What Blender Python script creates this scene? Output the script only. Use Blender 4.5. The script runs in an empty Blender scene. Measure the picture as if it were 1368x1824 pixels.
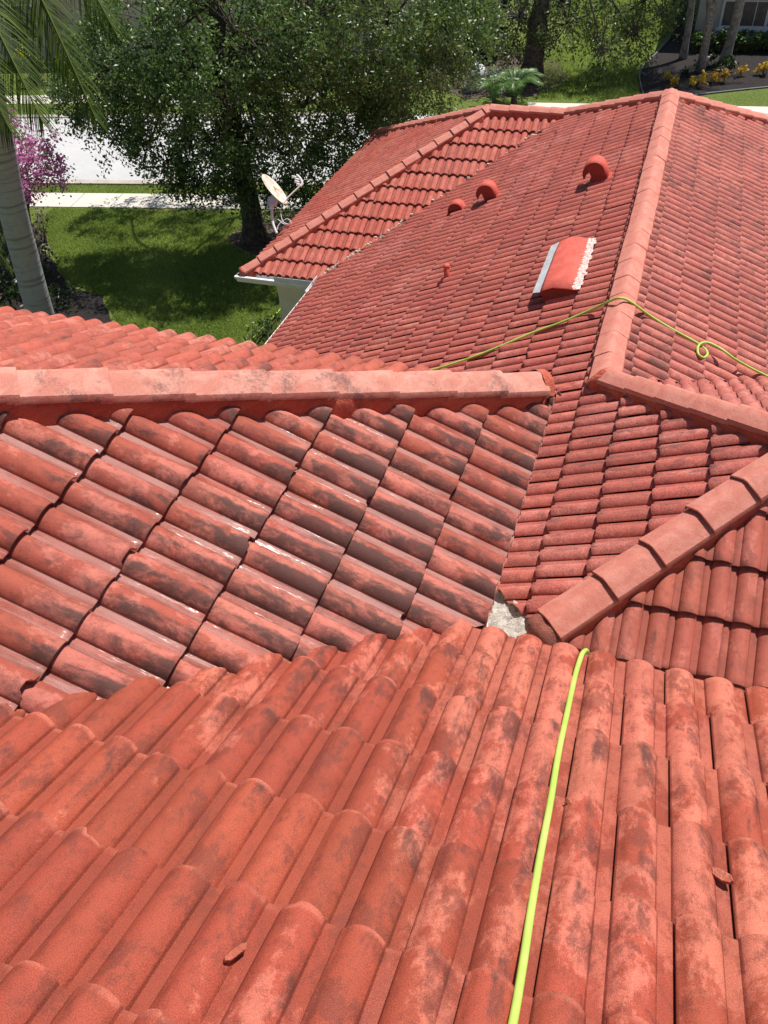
import bpy, bmesh, math, random
import numpy as np
from mathutils import Vector, Matrix
random.seed(7); RNG = np.random.default_rng(11)
SC = bpy.context.scene; COL = SC.collection

# ------------------------------------------------------------------ camera
F_PX = 1391.75; CAM = np.array([0.4251, -2.1182, 2.8063])
RT = np.array([0.94614271, 0.31934118, -0.05324647]); UP = np.array([-0.18589023, 0.6705119, 0.71823298])
FW = np.array([-0.26506376, 0.6696529, -0.69376235])
cd = bpy.data.cameras.new('camera'); cam = bpy.data.objects.new('camera', cd); COL.objects.link(cam)
cd.sensor_fit = 'VERTICAL'; cd.sensor_height = 36.0; cd.lens = F_PX / 1824 * 36; cd.clip_start = .05; cd.clip_end = 400
_m = Matrix([[RT[i], UP[i], -FW[i], CAM[i]] for i in range(3)] + [[0, 0, 0, 1]]); cam.matrix_world = _m
SC.camera = cam
def ray(px, py):
    return FW * F_PX + RT * (px - 684) - UP * (py - 912)
def at_z(px, py, z):
    d = ray(px, py); return CAM + d * ((z - CAM[2]) / d[2])
def at_d(px, py, dep):
    return CAM + ray(px, py) * (dep / F_PX)
def on_plane(px, py, a, b, c):
    d = ray(px, py); return CAM + d * ((a * CAM[0] + b * CAM[1] + c - CAM[2]) / (d[2] - a * d[0] - b * d[1]))

# ------------------------------------------------------------------ light
SUN = Vector((0.25, 0.43, 1.0)).normalized()
elev = math.asin(SUN.z); azi = math.atan2(SUN.x, SUN.y)
W = bpy.data.worlds.new('World'); SC.world = W; W.use_nodes = True
nt = W.node_tree; bg = nt.nodes['Background']
sky = nt.nodes.new('ShaderNodeTexSky'); sky.sky_type = 'NISHITA'; sky.sun_disc = False
sky.sun_elevation = elev; sky.sun_rotation = azi; sky.air_density = 1.0; sky.dust_density = 1.0
nt.links.new(sky.outputs[0], bg.inputs[0]); bg.inputs[1].default_value = 0.068
sl = bpy.data.lights.new('sun', 'SUN'); sl.energy = 4.9; sl.angle = math.radians(.53); sl.color = (1, .955, .89)
so = bpy.data.objects.new('sun', sl); COL.objects.link(so); so.rotation_euler = SUN.to_track_quat('Z', 'Y').to_euler(); so.location = (0, 0, 20)
SC.view_settings.view_transform = 'Standard'; SC.view_settings.look = 'None'; SC.view_settings.exposure = 0.20; SC.view_settings.gamma = 1
SC.cycles.max_bounces = 6; SC.cycles.diffuse_bounces = 3; SC.cycles.glossy_bounces = 2; SC.cycles.transmission_bounces = 4; SC.cycles.transparent_max_bounces = 6

# ------------------------------------------------------------------ material helpers
class NT:
    def __init__(s, name):
        s.m = bpy.data.materials.new(name); s.m.use_nodes = True; s.t = s.m.node_tree; s.b = s.t.nodes['Principled BSDF']
    def n(s, typ, **k):
        x = s.t.nodes.new(typ)
        for a, v in k.items(): setattr(x, a, v)
        return x
    def l(s, a, b): s.t.links.new(a, b)
    def val(s, sock, v):
        if isinstance(v, (int, float)): sock.default_value = v
        elif isinstance(v, tuple): sock.default_value = v if len(v) == len(sock.default_value) else v + (1,)
        else: s.l(v, sock)
    def math(s, op, a, b=0.0, c=0.0, clamp=False):
        x = s.n('ShaderNodeMath', operation=op, use_clamp=clamp)
        s.val(x.inputs[0], a); s.val(x.inputs[1], b); s.val(x.inputs[2], c); return x.outputs[0]
    def mix(s, f, a, b, mode='MIX'):
        x = s.n('ShaderNodeMix', data_type='RGBA', blend_type=mode); s.val(x.inputs[0], f); s.val(x.inputs[6], a); s.val(x.inputs[7], b); return x.outputs[2]
    def noise(s, vec, scale, detail=4, rough=.6, dist=0.0):
        x = s.n('ShaderNodeTexNoise'); s.val(x.inputs['Scale'], scale); s.val(x.inputs['Detail'], detail); s.val(x.inputs['Roughness'], rough); s.val(x.inputs['Distortion'], dist)
        if vec is not None: s.l(vec, x.inputs['Vector'])
        return x.outputs[0]
    def ramp(s, f, lo, hi, a=0.0, b=1.0):
        x = s.n('ShaderNodeMapRange', interpolation_type='SMOOTHSTEP'); s.val(x.inputs[0], f); s.val(x.inputs[1], lo); s.val(x.inputs[2], hi); s.val(x.inputs[3], a); s.val(x.inputs[4], b); return x.outputs[0]
    def attr(s, name): return s.n('ShaderNodeAttribute', attribute_name=name)
    def bump(s, h, strength, dist, prev=None):
        x = s.n('ShaderNodeBump'); s.val(x.inputs['Height'], h); x.inputs['Strength'].default_value = strength; x.inputs['Distance'].default_value = dist
        if prev is not None: s.l(prev, x.inputs['Normal'])
        return x.outputs[0]
    def obj(s): return s.n('ShaderNodeTexCoord').outputs['Object']
    def scale(s, vec, v):
        x = s.n('ShaderNodeVectorMath', operation='MULTIPLY'); s.l(vec, x.inputs[0]); x.inputs[1].default_value = v; return x.outputs[0]

def simple(name, col, rough=.6, var=.15, scale=6, bump=0, bscale=60, metal=0.0, spec=.5, col2=None):
    M = NT(name); o = M.obj(); n1 = M.noise(o, scale, 5)
    c2 = col2 or tuple(x * (1 - var * 2) for x in col)
    M.l(M.mix(M.ramp(n1, .35, .65), c2, col), M.b.inputs['Base Color'])
    M.b.inputs['Roughness'].default_value = rough; M.b.inputs['Metallic'].default_value = metal; M.b.inputs['Specular IOR Level'].default_value = spec
    if bump: M.l(M.bump(M.noise(o, bscale, 3), bump, .01), M.b.inputs['Normal'])
    return M.m

def tile_mat(name, red, pink, pinkamt, dark, darkamt, wet=0.0, jitter=.16, grain=.35, fine=380, dust=.0, nosedark=.2, dkmax=.85, grad=0.0, lip=0.0, dgrad=0.0, streak=0.0, soft=0.0, brown=.45, pan_sheen=0.0):
    M = NT(name); a = M.attr('tuv'); b = M.attr('tpf')
    sp = M.n('ShaderNodeSeparateXYZ'); M.l(a.outputs['Vector'], sp.inputs[0]); U, V, R = sp.outputs
    sq = M.n('ShaderNodeSeparateXYZ'); M.l(b.outputs['Vector'], sq.inputs[0]); roll, frac, ucr = sq.outputs
    cb = M.n('ShaderNodeCombineXYZ'); M.l(U, cb.inputs[0]); M.l(V, cb.inputs[1]); M.l(M.math('MULTIPLY', R, 3.1), cb.inputs[2]); pv = cb.outputs[0]
    cg = M.n('ShaderNodeCombineXYZ'); M.l(U, cg.inputs[0]); M.l(V, cg.inputs[1]); gv = cg.outputs[0]
    # dry bleached patches with crisp edges
    n1 = M.noise(M.scale(gv, (1, .7, 1)), 4.2, 8, .74, .15); n1b = M.math('ADD', M.noise(gv, .9, 3, .5), M.math('MULTIPLY', M.ramp(U, -.9, .9), grad))
    pm = M.ramp(M.math('ADD', M.math('MULTIPLY', n1, .8), M.math('MULTIPLY', n1b, .45)), .80 - .42 * pinkamt, .845 + soft - .42 * pinkamt)
    c = M.mix(pm, red, pink)
    # soft tonal variation, per tile jitter
    c = M.mix(M.ramp(M.noise(pv, 7, 6, .7), .4, .75, 0, .4), c, tuple(x * .62 for x in red))
    if streak: c = M.mix(M.ramp(M.noise(M.scale(gv, (2.2, .35, 1)), 2.0, 5, .65), .46, .72, 0, streak), c, tuple(x * .6 for x in red))
    hsv = M.n('ShaderNodeHueSaturation'); M.l(c, hsv.inputs['Color'])
    M.l(M.math('ADD', M.math('MULTIPLY', R, jitter * 2), 1 - jitter), hsv.inputs['Value'])
    M.l(M.math('ADD', M.math('MULTIPLY', M.math('FRACT', M.math('MULTIPLY', R, 7.3)), .004), .498), hsv.inputs['Hue'])
    c = hsv.outputs[0]
    # mildew: streaks along the barrel, more near the nose and on the sides of the roll
    n2 = M.noise(M.scale(pv, (1.5, .75, 1)), 6.5, 7, .74, .35); n3 = M.noise(gv, .55, 3, .5)
    dm = M.math('ADD', M.math('MULTIPLY', n2, 1.0), M.math('MULTIPLY', n3, .5))
    dm = M.math('ADD', dm, M.math('MULTIPLY', M.math('MULTIPLY', frac, frac), .09)); dm = M.math('ADD', dm, M.math('MULTIPLY', M.ramp(V, -1.6, -.1), dgrad)) if dgrad else dm; dm = M.math('ADD', dm, M.math('MULTIPLY', ucr, .13))
    dk = M.ramp(dm, 1.10 - .55 * darkamt, 1.30 - .55 * darkamt, 0, dkmax)
    c = M.mix(dk, c, dark)
    # grime on the lip
    c = M.mix(M.math('MULTIPLY', M.ramp(frac, .93, 1.0), nosedark), c, dark)
    if lip: c = M.mix(M.math('MULTIPLY', M.math('MULTIPLY', M.ramp(frac, .955, .99), lip), M.ramp(M.noise(gv, 5, 3), .4, .6)), c, pink)
    mot = M.ramp(M.noise(M.scale(gv, (1, .8, 1)), 26, 7, .78, .2), .48, .66); c = M.mix(M.math('MULTIPLY', mot, .45), c, (red[0] * .42, red[1] * .55, red[2] * .6))
    brn = M.ramp(M.noise(M.scale(pv, (1, .7, 1)), 8.5, 8, .76, .1), .52, .60); c = M.mix(M.math('MULTIPLY', brn, brown), c, (red[0] * .48, red[1] * .62, red[2] * .75))
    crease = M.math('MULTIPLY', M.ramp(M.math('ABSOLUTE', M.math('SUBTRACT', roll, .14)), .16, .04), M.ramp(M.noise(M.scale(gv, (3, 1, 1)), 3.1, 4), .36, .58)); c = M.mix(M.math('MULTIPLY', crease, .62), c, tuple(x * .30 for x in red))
    if pan_sheen: c = M.mix(M.math('MULTIPLY', M.math('MULTIPLY', M.ramp(roll, .16, .0), M.ramp(M.noise(M.scale(gv, (7, .6, 1)), 2.2, 5, .7), .42, .58)), pan_sheen), c, (.50, .29, .26))  # pale streaks in the pans paint the wet sheen into the base colour
    # darker towards the pans
    c = M.mix(M.math('MULTIPLY', M.ramp(roll, .34, .0), .42), c, tuple(x * .55 for x in red))
    # grain
    g = M.noise(gv, fine, 2, .7); g2 = M.noise(gv, fine * 3.1, 1, .5)
    gm = M.math('ADD', M.math('MULTIPLY', M.math('SUBTRACT', g, .5), grain * 2.2), 1.0)
    c = M.mix(1.0, c, M.n('ShaderNodeCombineColor').outputs[0], 'MULTIPLY') if False else c
    x = M.n('ShaderNodeVectorMath', operation='SCALE'); M.l(c, x.inputs[0]); M.l(gm, x.inputs['Scale']); c = x.outputs[0]
    # pale specks of sand
    c = M.mix(M.ramp(g2, .71, .76, 0, .55 + dust), c, (.62, .42, .34))
    M.l(c, M.b.inputs['Base Color'])
    M.b.inputs['Specular IOR Level'].default_value = .28
    rough = M.math('SUBTRACT', .84, M.math('MULTIPLY', M.math('SUBTRACT', 1.0, pm), .10))
    if wet > 0:
        wn = M.ramp(M.noise(gv, 1.1, 3), .56 - .16 * wet, .66 - .16 * wet)
        w = M.math('MULTIPLY', M.ramp(roll, .22, .02), wn)
        w2 = M.ramp(M.noise(gv, 1.7, 4), .62, .78, 0, .35)
        wl = M.math('MULTIPLY', M.math('MULTIPLY', M.ramp(roll, .10, .0), wn), M.ramp(M.noise(M.scale(gv, (12, .5, 1)), 2.6, 3, .6), .50, .57))
        rough = M.math('SUBTRACT', rough, M.math('MULTIPLY', M.math('MAXIMUM', w, M.math('MULTIPLY', w2, wet)), .40))
        M.l(M.math('MULTIPLY', wl, .22 * wet), M.b.inputs['Coat Weight']); M.b.inputs['Coat Roughness'].default_value = .15
        M.l(M.bump(M.noise(M.scale(gv, (10, 1, 1)), 7, 2, .5), 1.0, .006), M.b.inputs['Coat Normal'])
    M.l(rough, M.b.inputs['Roughness'])
    h = M.math('ADD', M.math('MULTIPLY', g, 1.0), M.math('MULTIPLY', g2, .5))
    nb = M.bump(M.noise(gv, 22, 4), .25, .01)
    M.l(M.bump(h, .55, .0022, nb), M.b.inputs['Normal'])
    return M.m

RED = (.50, .092, .050); PINK = (.60, .175, .115)
MT = {
 'p1': tile_mat('tile_near', (.385, .076, .043), (.60, .175, .115), .30, brown=.60, dark=(.085, .034, .030), darkamt=.34, wet=.3, jitter=.11, grad=.22, grain=.95, nosedark=0, lip=.7, soft=.02),
 'p2': tile_mat('tile_mildewed', (.40, .092, .060), (.54, .170, .128), .50, (.046, .034, .032), .39, wet=1.0, jitter=.07, dkmax=.84, grain=.95, dgrad=.09, pan_sheen=.75),
 'p3': tile_mat('tile_side', (.48, .115, .076), (.58, .19, .14), .35, (.13, .06, .05), .26, jitter=.07, grain=.8),
 'p4': tile_mat('tile_front', (.46, .118, .080), (.57, .18, .135), .35, (.09, .045, .04), .24, nosedark=.2, jitter=.08, grain=.8),
 'p6': tile_mat('tile_far', (.52, .135, .102), (.60, .195, .155), .35, (.14, .06, .05), .34, fine=90, nosedark=.1, jitter=.10, grain=.7, streak=.5),
 'p7': tile_mat('tile_far_right', (.52, .150, .118), (.60, .205, .165), .4, (.14, .06, .05), .34, fine=90, jitter=.09, grain=.7, streak=.5),
 'p8': tile_mat('tile_wing', (.52, .122, .086), (.58, .175, .13), .5, (.15, .07, .06), .22, fine=90, nosedark=.1, jitter=.06, grain=.7, streak=.3),
}
def paint_mat(name, col, col2, dark=None, damt=.2, bs=.5, streak=False):
    M = NT(name); o = M.obj()
    n1 = M.noise(M.scale(o, (1, 1, 2.2)), 7, 7, .72, .5)
    c = M.mix(M.ramp(n1, .40, .62), col, col2)
    if dark:
        c = M.mix(M.ramp(M.math('ADD', M.noise(M.scale(o, (1, 1, 1)), 4.5, 9, .8, .25), M.math('MULTIPLY', M.noise(o, 90, 3, .7), .16)), .76 - .18 * damt, .90 - .18 * damt, 0, .75), c, dark)
    g = M.noise(o, 260, 2, .7)
    x = M.n('ShaderNodeVectorMath', operation='SCALE'); M.l(c, x.inputs[0]); M.l(M.math('ADD', M.math('MULTIPLY', M.math('SUBTRACT', g, .5), .9), 1.0), x.inputs['Scale'])
    M.l(x.outputs[0], M.b.inputs['Base Color']); M.b.inputs['Roughness'].default_value = .75
    nb = M.bump(M.noise(M.scale(o, (1, 6, 1)) if streak else o, 26, 5, .7), bs, .02)
    M.l(M.bump(g, .5, .003, nb), M.b.inputs['Normal']); return M.m
M_CAP = paint_mat('cap_concrete', (.56, .175, .125), (.62, .235, .175), (.12, .06, .055), .25, .25)
M_CAPN = paint_mat('cap_concrete_mossy', (.56, .20, .145), (.64, .29, .22), (.12, .07, .065), .95, .25)
M_MORT = paint_mat('mortar_painted', (.50, .085, .045), (.58, .13, .07), (.10, .035, .03), .5, 1.0)
M_PLUG = paint_mat('mortar_brushed', (.40, .12, .085), (.52, .17, .12), (.06, .025, .022), .9, 1.0, True)
M_VENT = paint_mat('vent_paint', (.56, .085, .055), (.64, .12, .085), (.35, .05, .035), .2, .15)
M_VENT_SHADE = paint_mat('vent_shaded_side', (.24, .030, .022), (.30, .04, .03), (.30, .04, .03), .2, .15)  # darker copy of the vent red, shade painted into the side panels
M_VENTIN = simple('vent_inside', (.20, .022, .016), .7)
M_METAL = simple('galvanised_flashing', (.66, .70, .78), .4, .06, 9, metal=.15)
M_WHITE = simple('white_aluminium', (.80, .80, .79), .4, .06, 5)
M_SEAL = simple('white_sealant', (.80, .74, .70), .55, .12, 45, .6, 30, col2=(.58, .24, .18))
M_WALL = simple('stucco', (.84, .74, .60), .85, .05, 3, .4, 120)
M_WALL2 = simple('stucco_neighbour', (.50, .47, .43), .85, .05, 3, .3, 90)
M_WALL3 = simple('stucco_far', (.60, .50, .43), .85, .05, 3, .3, 90)
M_DECK = simple('roof_underlay', (.035, .022, .02), .9)
M_GLASS = simple('window_glass', (.05, .055, .06), .08, .1, 3)
M_CURT = simple('window_shutters', (.16, .13, .11), .5)

# ------------------------------------------------------------------ object helpers
def link(o, parent=None):
    COL.objects.link(o)
    if parent is not None:
        o.parent = parent; o.matrix_parent_inverse = parent_mat(parent).inverted()
    return o
def parent_mat(p):
    m = p.matrix_basis.copy()
    if p.parent is not None: m = parent_mat(p.parent) @ p.matrix_parent_inverse @ m
    return m
def tag(o, label=None, cat=None, group=None, kind=None):
    if label: o['label'] = label
    if cat: o['category'] = cat
    if group: o['group'] = group
    if kind: o['kind'] = kind
    return o
def empty(name, loc, label=None, cat=None, group=None):
    o = bpy.data.objects.new(name, None); o.location = loc; COL.objects.link(o); o.empty_display_size = .2
    return tag(o, label, cat, group)
def obj(name, verts, faces, mat, parent=None, smooth=False, mats=None, fmat=None):
    me = bpy.data.meshes.new(name); me.from_pydata([tuple(map(float, v)) for v in verts], [], faces); me.update()
    for m in (mats or [mat]): me.materials.append(m)
    if fmat is not None: me.polygons.foreach_set('material_index', fmat)
    if smooth: me.polygons.foreach_set('use_smooth', [True] * len(me.polygons))
    return link(bpy.data.objects.new(name, me), parent)
class MB:
    """collects simple shapes into one mesh"""
    def __init__(s): s.v = []; s.f = []
    def add(s, v, f):
        k = len(s.v); s.v += [tuple(map(float, p)) for p in v]; s.f += [tuple(i + k for i in q) for q in f]; return s
    def box(s, lo, hi, M=None):
        x0, y0, z0 = lo; x1, y1, z1 = hi
        v = [(x0,y0,z0),(x1,y0,z0),(x1,y1,z0),(x0,y1,z0),(x0,y0,z1),(x1,y0,z1),(x1,y1,z1),(x0,y1,z1)]
        if M is not None: v = [tuple(M @ Vector(p)) for p in v]
        return s.add(v, [(0,3,2,1),(4,5,6,7),(0,1,5,4),(1,2,6,5),(2,3,7,6),(3,0,4,7)])
    def tube(s, pts, r, n=8, cap=True):
        pts = [Vector(p) for p in pts]; rs = r if hasattr(r, '__len__') else [r] * len(pts)
        t0 = (pts[1] - pts[0]).normalized(); a = t0.orthogonal().normalized(); V = []
        for i, p in enumerate(pts):
            t = ((pts[min(i + 1, len(pts) - 1)] - pts[max(i - 1, 0)])).normalized()
            a = (a - t * a.dot(t)).normalized(); b = t.cross(a)
            for k in range(n):
                c = 2 * math.pi * k / n; V.append(p + (a * math.cos(c) + b * math.sin(c)) * rs[i])
        Fc = [(i*n+k, i*n+(k+1)%n, (i+1)*n+(k+1)%n, (i+1)*n+k) for i in range(len(pts)-1) for k in range(n)]
        if cap: Fc += [tuple(range(n))[::-1], tuple(range((len(pts)-1)*n, len(pts)*n))]
        return s.add(V, Fc)
    def prism(s, poly, dz):
        """closed prism of a 3D polygon and a vector"""
        n = len(poly); d = Vector(dz); V = [Vector(p) for p in poly] + [Vector(p) + d for p in poly]
        return s.add(V, [tuple(range(n)), tuple(range(n, 2*n))[::-1]] + [(i, i+n, (i+1)%n+n, (i+1)%n) for i in range(n)])
    def build(s, name, mat, parent=None, smooth=False, bevel=0):
        o = obj(name, s.v, s.f, mat, parent, smooth)
        bm = bmesh.new(); bm.from_mesh(o.data); bmesh.ops.recalc_face_normals(bm, faces=bm.faces); bm.to_mesh(o.data); bm.free()
        if bevel:
            m = o.modifiers.new('bevel', 'BEVEL'); m.width = bevel; m.segments = 2; m.limit_method = 'ANGLE'; m.angle_limit = math.radians(40)
        return o
def wob(x, y, z, s=1.0): # cheap smooth pseudo noise
    return (math.sin(x*3.1*s+1.3*y*s+.7) + math.sin(y*4.7*s-2.1*z*s+x*s*1.7) + math.sin(z*5.9*s+3.3*x*s-1.1*y*s)) / 3

# ------------------------------------------------------------------ the roof
S = .4983; BP = .1525; EH = .3218; TH = .034
ZG = -6.6
K5 = -1.2527; K4 = -1.5907; Y1 = 1.7919; DL = (K5 - K4) / S
AX = .2272; HX = 1.6063; HY = HX + DL; HS = HX + HY      # apex (HX,HY), hip R: x+y = HS
AYN = HS - AX; ZA = S * AX + K5; ZAP = S * HX + K5
EV = 5.0958; ZE = -S * EV + K5; Y8 = 9.4944; X9 = -6.5251; W8 = 3.611; YF = Y8 + W8 - (EV - W8 - .0) + 0.0
YA = Y8 + W8 - (AX - (-EV + W8))                          # main ridge far end so that its hip meets the wing ridge
house = empty('tiled_house', (0, 0, ZG), 'house under red barrel tile roofs on two levels, seen from its own roof', 'house')

def prof(q, amp=.041):
    """height of the tile section; q = position within one barrel pitch, roll first then flat pan"""
    wr = .116
    if q <= wr:
        t = (q / wr) * 2 - 1
        return amp * (max(0.0, 1 - abs(t) ** 2.1)) ** .80
    return 0.0
def slope(name, mat, d, c, planes, V0, U0, urange, vrange, par=0, res=7, stag=True, seed=0, jit=1.0, zb=.035, slit=.010):
    """tiled slope: z = c - S*(d.xy); noses at V0 + k*EH; tile left edges at U0 + 2*BP*i (+BP on odd courses)"""
    rng = random.Random(seed + 5); ux, uy = d[1], -d[0]; dx, dy = d
    nn = math.sqrt(1 + S * S); nx, ny, nz = S * dx / nn, S * dy / nn, 1 / nn
    verts = []; faces = []; tuv = []; tpf = []
    us = []                                     # section samples over two barrels
    for bI in range(2):
        for j in range(res + 1):
            t = j / res; tt = .5 - .5 * math.cos(math.pi * t); us.append((bI * BP + tt * .116, 1 if 0 < j < res else 0))
        us.append((bI * BP + .127, 0)); us.append((bI * BP + .141, 0))
    us.append((2 * BP + .004, 0)); us.append((2 * BP + .020, -1))
    k0 = math.floor((vrange[0] - V0) / EH); k1 = math.ceil((vrange[1] - V0) / EH)
    i0 = math.floor((urange[0] - U0) / (2 * BP)) - 1; i1 = math.ceil((urange[1] - U0) / (2 * BP)) + 1
    for k in range(k0, k1 + 1):
        nose = V0 + k * EH; off = BP * ((k + par) % 2) if stag else 0
        for i in range(i0, i1):
            uu = U0 + i * 2 * BP + off
            # skip tiles wholly outside
            cx_, cy_ = (uu + BP) * ux + (nose - EH / 2) * dx, (uu + BP) * uy + (nose - EH / 2) * dy
            if any((a * cx_ + b * cy_ - e) > .45 for a, b, e in planes): continue
            rn = rng.random(); jn = rng.uniform(-.005, .005) * jit + (rng.uniform(-.014, .014) if rng.random() < .07 else 0); jh = rng.uniform(0, .003) * jit; tilt = rng.uniform(-.0025, .0025) * jit; ju = rng.uniform(-.002, .002) * jit
            rows = [(nose - EH - .06, 0, -.2), (nose - EH + .01, 0, .02), (nose - EH * .5, 0, .5), (nose - .035, 0, .92), (nose - .008, 0, .985), (nose + jn, -.0035, 1.0), (nose + jn + .001, -.012, 1.0)]
            base = len(verts); nu = len(us); chp = (rng.uniform(0, 2 * BP), rng.uniform(.015, .04), rng.uniform(.006, .018)) if rng.random() < .3 * jit else None
            for v, dh, fr in rows:
                lift = TH * (1 - (nose - v) / EH) + jh
                for (uo, fl) in us:
                    p = prof(uo % BP if uo < 2 * BP else uo - 2 * BP + .125) if uo < 2 * BP else 0.0
                    w = min(1, max(0, uo / .02))
                    h = p * (.96 + .08 * rn) + lift + tilt * (uo / BP - 1) + dh
                    if uo < .008: h += slit * (1 - uo / .008)
                    if fl < 0: h -= .016
                    if uo > 2 * BP - .001: h -= .006
                    vv = v
                    if chp and fr > .98 and abs(uo - chp[0]) < chp[1]: vv = v - chp[2] * (1 if fr > .99 else .6)
                    U = uu + uo + ju + (.006 if uo < .01 else .003); 
                    h += zb - .035
                    verts.append((U * ux + vv * dx + nx * h, U * uy + vv * dy + ny * h, c - S * vv + nz * h))
                    tuv.append((U, v, rn)); tpf.append((min(1, p / .041), fr, math.sin(math.pi * min(1, (uo % BP) / .112)) * 0 + (1 if (uo % BP) > .055 and (uo % BP) < .12 else 0)))
            nr = len(rows)
            for r in range(nr - 1):
                for j in range(nu - 1):
                    a = base + r * nu + j; faces.append((a, a + 1, a + nu + 1, a + nu))
            # left edge skirt (side of the first roll) leaves a thin dark slit against the neighbour
            sk = len(verts)
            for r in range(nr - 1):
                x, y, z = verts[base + r * nu]; verts.append((x - nx * .005, y - ny * .005, z - nz * .005)); tuv.append(tuv[base + r * nu]); tpf.append((0, .5, 0))
            for r in range(nr - 2): faces.append((base + r * nu, base + (r + 1) * nu, sk + r + 1, sk + r))
    me = bpy.data.meshes.new(name); me.from_pydata(verts, [], faces)
    a = me.attributes.new('tuv', 'FLOAT_VECTOR', 'POINT'); a.data.foreach_set('vector', np.array(tuv, 'f').ravel())
    b = me.attributes.new('tpf', 'FLOAT_VECTOR', 'POINT'); b.data.foreach_set('vector', np.array(tpf, 'f').ravel())
    bm = bmesh.new(); bm.from_mesh(me)
    for A, B, E_ in planes:                     # keep A x + B y <= E
        n = Vector((A, B, 0)); L = n.length
        bmesh.ops.bisect_plane(bm, geom=bm.verts[:] + bm.edges[:] + bm.faces[:], dist=1e-5, plane_co=n * (E_ / L / L), plane_no=n, clear_outer=True)
    for f in bm.faces: f.smooth = True
    bm.normal_update()
    for e in bm.edges:
        if len(e.link_faces) == 2 and e.calc_face_angle(0) > .75: e.smooth = False
    bm.to_mesh(me); bm.free(); me.materials.append(mat)
    return link(bpy.data.objects.new(name, me), house)
def deck(poly, zf, drop=.035, th=.05, name='roof_deck', mat=None):
    m = MB(); m.prism([(x, y, zf(x, y) - drop) for x, y in poly], (0, 0, -th)); return m.build(name, mat or M_DECK, house)

z1 = lambda x, y: -S * y
z2 = lambda x, y: -S * x
z3 = lambda x, y: -S * (y - Y1)
z4 = lambda x, y: S * y + K4
z5 = lambda x, y: S * x + K5
z7 = lambda x, y: ZA - S * (x - AX)
z10 = lambda x, y: ZAP - S * (y - HY)
z8 = lambda x, y: ZE + S * (y - Y8)
z9 = lambda x, y: ZE + S * (x - X9)
zb = lambda x, y: ZE + S * (Y8 + 2 * W8 - y)
XL = -6.5; YN = -3.6; XR = 4.2
# upper roof
Y3 = Y1 + .09
slope('roof_slope', MT['p1'], (0, 1), 0.0, [(0, 1, -.045), (-1, 1, 0.03), (1, 0, XR), (0, -1, -YN)], -.3046, .5328 - .056 + BP, (XL, XR), (YN, .1), par=0, res=11, seed=1)['label'] = 'near slope with damp dark patches, hose lying on it'
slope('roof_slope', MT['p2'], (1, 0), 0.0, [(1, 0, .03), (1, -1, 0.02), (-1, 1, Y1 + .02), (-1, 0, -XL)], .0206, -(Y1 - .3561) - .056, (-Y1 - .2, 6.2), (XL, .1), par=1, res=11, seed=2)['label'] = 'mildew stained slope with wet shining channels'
slope('roof_slope', MT['p3'], (0, 1), S * Y1, [(1, -1, -Y1 + .02), (0, 1, Y3 + .01), (-1, 0, -XL)], Y3, .03, (XL, .3), (-4.7, Y3), par=0, res=9, seed=3)
deck([(XL, YN), (XR, YN), (XR, -.06), (-.06, -.06), (XL, XL - .0)], z1)
deck([(XL, XL), (-.06, -.06), (-.06, Y1 - .06), (XL, XL + Y1)], z2)
deck([(XL, XL + Y1), (-.06, Y1 - .06), (-.06, Y3 - .05), (XL, Y3 - .05)], z3)
# lower roof
slope('roof_slope', MT['p4'], (0, -1), K4, [(-1, 1, DL + .02), (0, 1, HY), (1, 0, XR), (0, -1, .2)], -.8769, -(.9455) + .02 - .0, (-XR - .2, .3), (-2.5, .3), par=0, res=9, seed=4)
slope('roof_slope', MT['p6'], (-1, 0), K5, [(1, -1, -DL + .02), (1, 1, HS + .02), (0, 1, AYN), (-1, -.92, -1.055)], -.1188 + .02, .01, (.3, 4), (-1.8, .5), par=1, res=8, seed=5)['label'] = 'left facing slope below the mortared hips'
slope('roof_slope', MT['p6'], (-1, 0), K5, [(1, 0, AX + .02), (0, -1, -AYN), (1, 1, AX + YA + .02), (-1, 1, Y8 + EV + .02), (-1, 0, EV + .02)], -.1188 + .02, .01, (3, 13.5), (-.3, EV + .1), par=1, res=6, seed=6, slit=.017)['label'] = 'wide left facing slope carrying the vents'
slope('roof_slope', MT['p6'], (-1, 0), K5, [(1, 0, -.25), (0, -1, -1.2), (0, 1, AYN), (-1, 0, EV + .02)], -.1188 + .02, .01, (1, 4), (.1, EV + .1), par=1, res=6, seed=7)
slope('roof_slope', MT['p7'], (1, 0), ZA + S * AX, [(-1, 0, -AX + .02), (1, -1, -(AYN - AX) + .02), (-1, 1, YA - AX + .02), (1, 0, 5.2)], .7335, -13.9, (-17, -3.4), (AX - .1, 5.3), par=1, res=6, seed=8, slit=.017)['label'] = 'right facing slope crossed by the looped hose'
slope('roof_slope', MT['p7'], (0, 1), ZAP + S * HY, [(-1, -1, -HS + .02), (0, -1, -HY), (-1, 1, AYN - AX + .03), (1, 0, 5.2)], 4.1, .1, (0, 5.3), (2, 9), par=0, res=8, seed=9)
slope('roof_slope', MT['p8'], (0, -1), ZE + S * -Y8 , [(0, -1, -Y8 + .02), (1, -1, -(Y8 + EV) + .02), (-1, 1, Y8 - X9 + .02), (0, 1, Y8 + W8)], -(Y8 - .0112), -(X9 + .2306 + .066), (-.6, 6.8), (-Y8 - W8 - .1, -Y8 + .1), par=0, res=7, seed=10)['label'] = 'sunlit wing slope with thick black course lines'
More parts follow.
